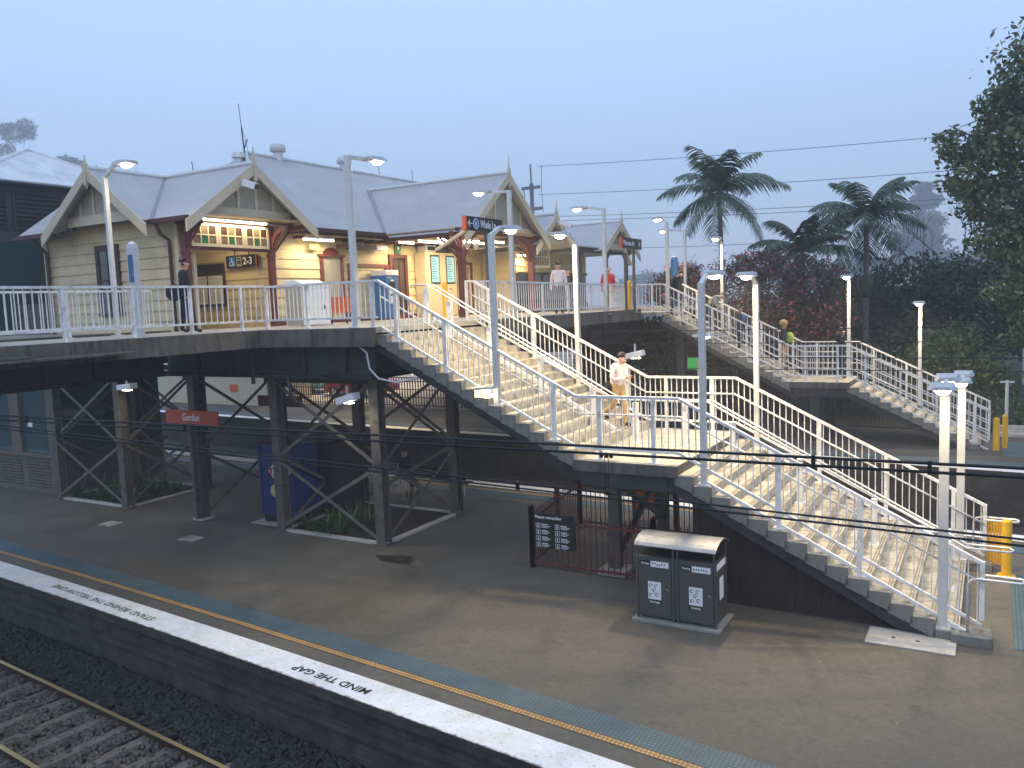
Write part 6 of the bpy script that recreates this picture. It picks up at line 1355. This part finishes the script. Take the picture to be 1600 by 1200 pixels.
palm('short palm between the two tall palms', (-7.6, 39.5, -4.5), (-7.6, 39.5, 2.2), fr(15, 7, 3), 6, 2.8, .12)
palm('right hand tall palm with feathery arching fronds', (-4.95, 40, -4.5), (-4.95, 40, 3.6), fr(17, 9, 4), 7, 3.0, .125)
mb = MB(); mb.ellipsoid((-4.95, 39.95, .55), .38, .38, .55, 10, 7); tag(mb.build('fern_clump', 'leafdark'), 'dark shaggy epiphyte clump clinging to the right palm trunk', 'plant')
# bare trees
def bare_tree(lab, base, h, seed, n=7):
    t = thing('bare_tree', lab, 'tree', base, 'bare trees behind the far platform'); r = random.Random(seed); mb = MB()
    def grow(p, d, l, rad, k):
        q = p+d*l; m = p+d*l*.5+Vector((r.uniform(-1, 1), r.uniform(-1, 1), 0))*l*.08; mb.tube([p, m, q], [rad, rad*.85, rad*.7], 5, False)
        if k > 0:
            for _ in range(r.choice([2, 2, 3])):
                e = (d+Vector((r.uniform(-.75, .75), r.uniform(-.5, .5), r.uniform(-.15, .5)))).normalized(); grow(q, e, l*r.uniform(.62, .85), rad*.62, k-1)
    grow(Vector(base), Vector((0, 0, 1)), h*.3, .09, 5); mb.build('branches', 'bark', t)
bare_tree('leafless tree with fine twigs left of the big broadleaf', (-1.9, 45, -1.0), 6.0, 3); bare_tree('leafless tree beside the right palm trunk', (-3.6, 46, -1.6), 5.4, 8); bare_tree('leafless tree behind the right palm crown', (-5.8, 47, -1.8), 5.0, 15)
# far misty trees
def far(name, lab, px, cs, n, leaf, mat, k, grp, seed):
    cs = [(c[0]*k, c[1]*k, (c[2]-.43)*k+.43, c[3]*k, c[4]*k*.6, c[5]*k) for c in cs]; b = (cs[0][0], cs[0][1], -4.5)
    return tree(name, lab, 'tree', b, cs, n, leaf, mat, [(c[0], c[1], c[2]) for c in cs], .055*k*1.6, grp, seed, wob=.2*k)
far('pine_tree', 'misty pine fading into the fog beside the big broadleaf', 0, [(-3.1, 45, 3.5, 1.0, .8, .5), (-2.9, 45, 4.5, .7, .6, .35), (-3.0, 45, 5.1, .4, .4, .3), (-3.3, 45, 2.6, 1.3, .8, .5), (-3, 45, 1.6, 1.5, .8, .6)], 6500, 1.7, 'leafdark', 7.5, 'misty trees far behind', 5)
far('misty_tree', 'faint misty tree behind the far span street sign', 0, [(-17.2, 45, 1.0, 1.0, .8, .8), (-18.3, 45, .8, .9, .8, .8)], 3800, 1.7, 'leafdark', 7.5, 'misty trees far behind', 6)
far('misty_tree', 'faint misty tree left of the flowering bush', 0, [(-14.8, 45, 1.5, .9, .8, .7), (-15.9, 45, .9, .9, .8, .8), (-13.6, 45, .8, .9, .8, .8)], 4500, 1.7, 'leafdark', 7.5, 'misty trees far behind', 8)
far('misty_tree', 'faint misty tree behind the short palm', 0, [(-9.0, 45, .9, 1.1, .8, .8), (-7.2, 45, 1.0, 1.1, .8, .9), (-5.4, 45, 1.1, 1.1, .8, 1.0)], 5500, 1.7, 'leafdark', 7.0, 'misty trees far behind', 9)
far('misty_tree', 'faint misty tree behind the leafless twigs', 0, [(-2.0, 45, 1.0, 1.2, .8, 1.0), (-.2, 45, 1.2, 1.2, .8, 1.0)], 4500, 1.7, 'leafdark', 7.0, 'misty trees far behind', 19)
far('gum_tree', 'misty gum tree with open crown at the upper left', 0, [(-70.0, 40, 15.9, 1.7, 1.4, .75), (-68.3, 40, 16.2, 1.1, 1, .55), (-71.8, 40, 14.6, 1.3, 1.2, .7), (-67.7, 40, 15.4, .6, .8, .35), (-71.4, 40, 16.4, 1, 1, .5)], 5200, .62, 'leafgum', 4.2, 'misty gum trees at the left', 12)
far('gum_tree', 'lower misty gum tree behind the left gable', 0, [(-63.7, 40, 12.7, 1.3, 1.2, .55), (-62.0, 40, 12.4, .9, 1, .45), (-65, 40, 12.3, .9, 1, .5), (-63, 40, 11.7, 1.2, 1, .5)], 4300, .62, 'leafgum', 4.2, 'misty gum trees at the left', 13)
far('gum_tree', 'top of a misty tree just above the left wing ridge', 0, [(-59.6, 40, 11.6, .8, .8, .4), (-55.0, 40, 10.8, .7, .8, .3), (-57, 40, 10.6, 1.4, .8, .4)], 2600, .62, 'leafgum', 4.2, 'misty gum trees at the left', 14)
# power pole and lines
t = thing('power_pole', 'grey power pole with crossarms behind the right gable', 'pole', (-32.6, 60, -4)); mb = MB(); mb.tube([(-32.6, 60, -4), (-32.6, 60, 9.95)], .17, 8); mb.tube([(-32.6, 60, 9.6), (-32.65, 60, 11.5)], .07, 6); mb.build('pole', 'paleline', t)
for z, w in ((9.6, 1.4), (7.9, 1.6)): mb = MB(); mb.box(-32.6-w*.6, -32.6+w*.6, 59.8, 59.95, z-.12, z+.12); mb.build('crossarm', 'paleline', t)
mb = MB(); mb.tube([(-33.3, 59.9, 9.5), (-33.2, 59.9, 9), (-33.35, 59.9, 8.7)], .04, 5); mb.tube([(-31.6, 60, 11.3), (-31.7, 60, 9.4), (-31.6, 60, 7.6)], .025, 4); mb.build('insulator', 'paleline', t)
def line(lab, a, b, sag=.6):
    mb = MB(); a, b = Vector(a), Vector(b); mb.tube([a.lerp(b, k/12)-Vector((0, 0, sag*4*(k/12)*(1-k/12))) for k in range(13)], .028, 4); tag(mb.build('power_line', 'paleline'), lab, 'power line', 'power lines across the sky')
def ext(a, b): a, b = Vector(a), Vector(b); return a, a+(b-a)*1.25
line('topmost power line climbing faintly across the sky', *ext((-33.0, 62, 11.6), (-2.45, 62, 10.23)), sag=.25); line('second power line across the sky above the palms', *ext((-33.1, 62, 9.3), (-3.73, 62, 8.05)), sag=.25); line('third power line passing behind the palm crowns', *ext((-33, 62, 7.45), (-2.77, 62, 6.18)), sag=.2); line('fourth power line just below the third behind the palm crowns', *ext((-33, 62, 7.1), (-2.4, 62, 5.85)), sag=.2); line('lowest faint power line beside the far street sign', *ext((-33, 62, 4.8), (-19, 62, 4.17)), sag=.1)
# ================================================================== sky and light
w = bpy.data.worlds.new('World'); S.world = w; w.use_nodes = True; t = w.node_tree; bgn = t.nodes['Background']
sky = t.nodes.new('ShaderNodeTexSky'); sky.sky_type = 'NISHITA'; sky.sun_disc = False; sky.sun_elevation = R(1.5); sky.sun_rotation = R(160); sky.air_density = 1.2; sky.ozone_density = 3; sky.dust_density = .4
tc = t.nodes.new('ShaderNodeTexCoord'); sx = t.nodes.new('ShaderNodeSeparateXYZ'); t.links.new(tc.outputs['Generated'], sx.inputs[0])
g = ramp(t, sx.outputs[2], [(0, (.28, .37, .52)), (.08, (.315, .435, .64)), (.3, (.36, .51, .80)), (1, (.39, .54, .82))])
mx = mix(t, sky.outputs[0], g.outputs[0], .9)
t.links.new(mx, bgn.inputs['Color']); bgn.inputs['Strength'].default_value = 1.5
s_ = bpy.data.lights.new('sun', 'SUN'); s_.energy = .5; s_.angle = R(70); s_.color = (1, .84, .62); so = bpy.data.objects.new('sun', s_); COL.objects.link(so); so.rotation_euler = (R(25), R(15), 0)
# fog
HAZE = True
if HAZE:
    m = bpy.data.materials.new('fog_air'); m.use_nodes = True; tt = m.node_tree; tt.nodes.remove(tt.nodes['Principled BSDF']); pv = tt.nodes.new('ShaderNodeVolumePrincipled'); pv.inputs['Color'].default_value = (.96, .98, 1, 1); pv.inputs['Density'].default_value = .0019; pv.inputs['Anisotropy'].default_value = .2
    tt.links.new(pv.outputs[0], tt.nodes['Material Output'].inputs['Volume'])
    mb = MB(); mb.box(-380, 180, -12, 540, -7.8, 90); mt['fog'] = m; o = mb.build('haze', 'fog'); o['kind'] = 'stuff'; o.display_type = 'WIRE'
S.view_settings.view_transform = 'Standard'; S.view_settings.look = 'None'; S.view_settings.exposure = .12; S.view_settings.gamma = 1
S.cycles.use_denoising = True; S.cycles.max_bounces = 6; S.cycles.diffuse_bounces = 3; S.cycles.glossy_bounces = 3; S.cycles.volume_bounces = 1; S.cycles.sample_clamp_indirect = 4; S.cycles.sample_clamp_direct = 30
S.cycles.caustics_reflective = False; S.cycles.caustics_refractive = False
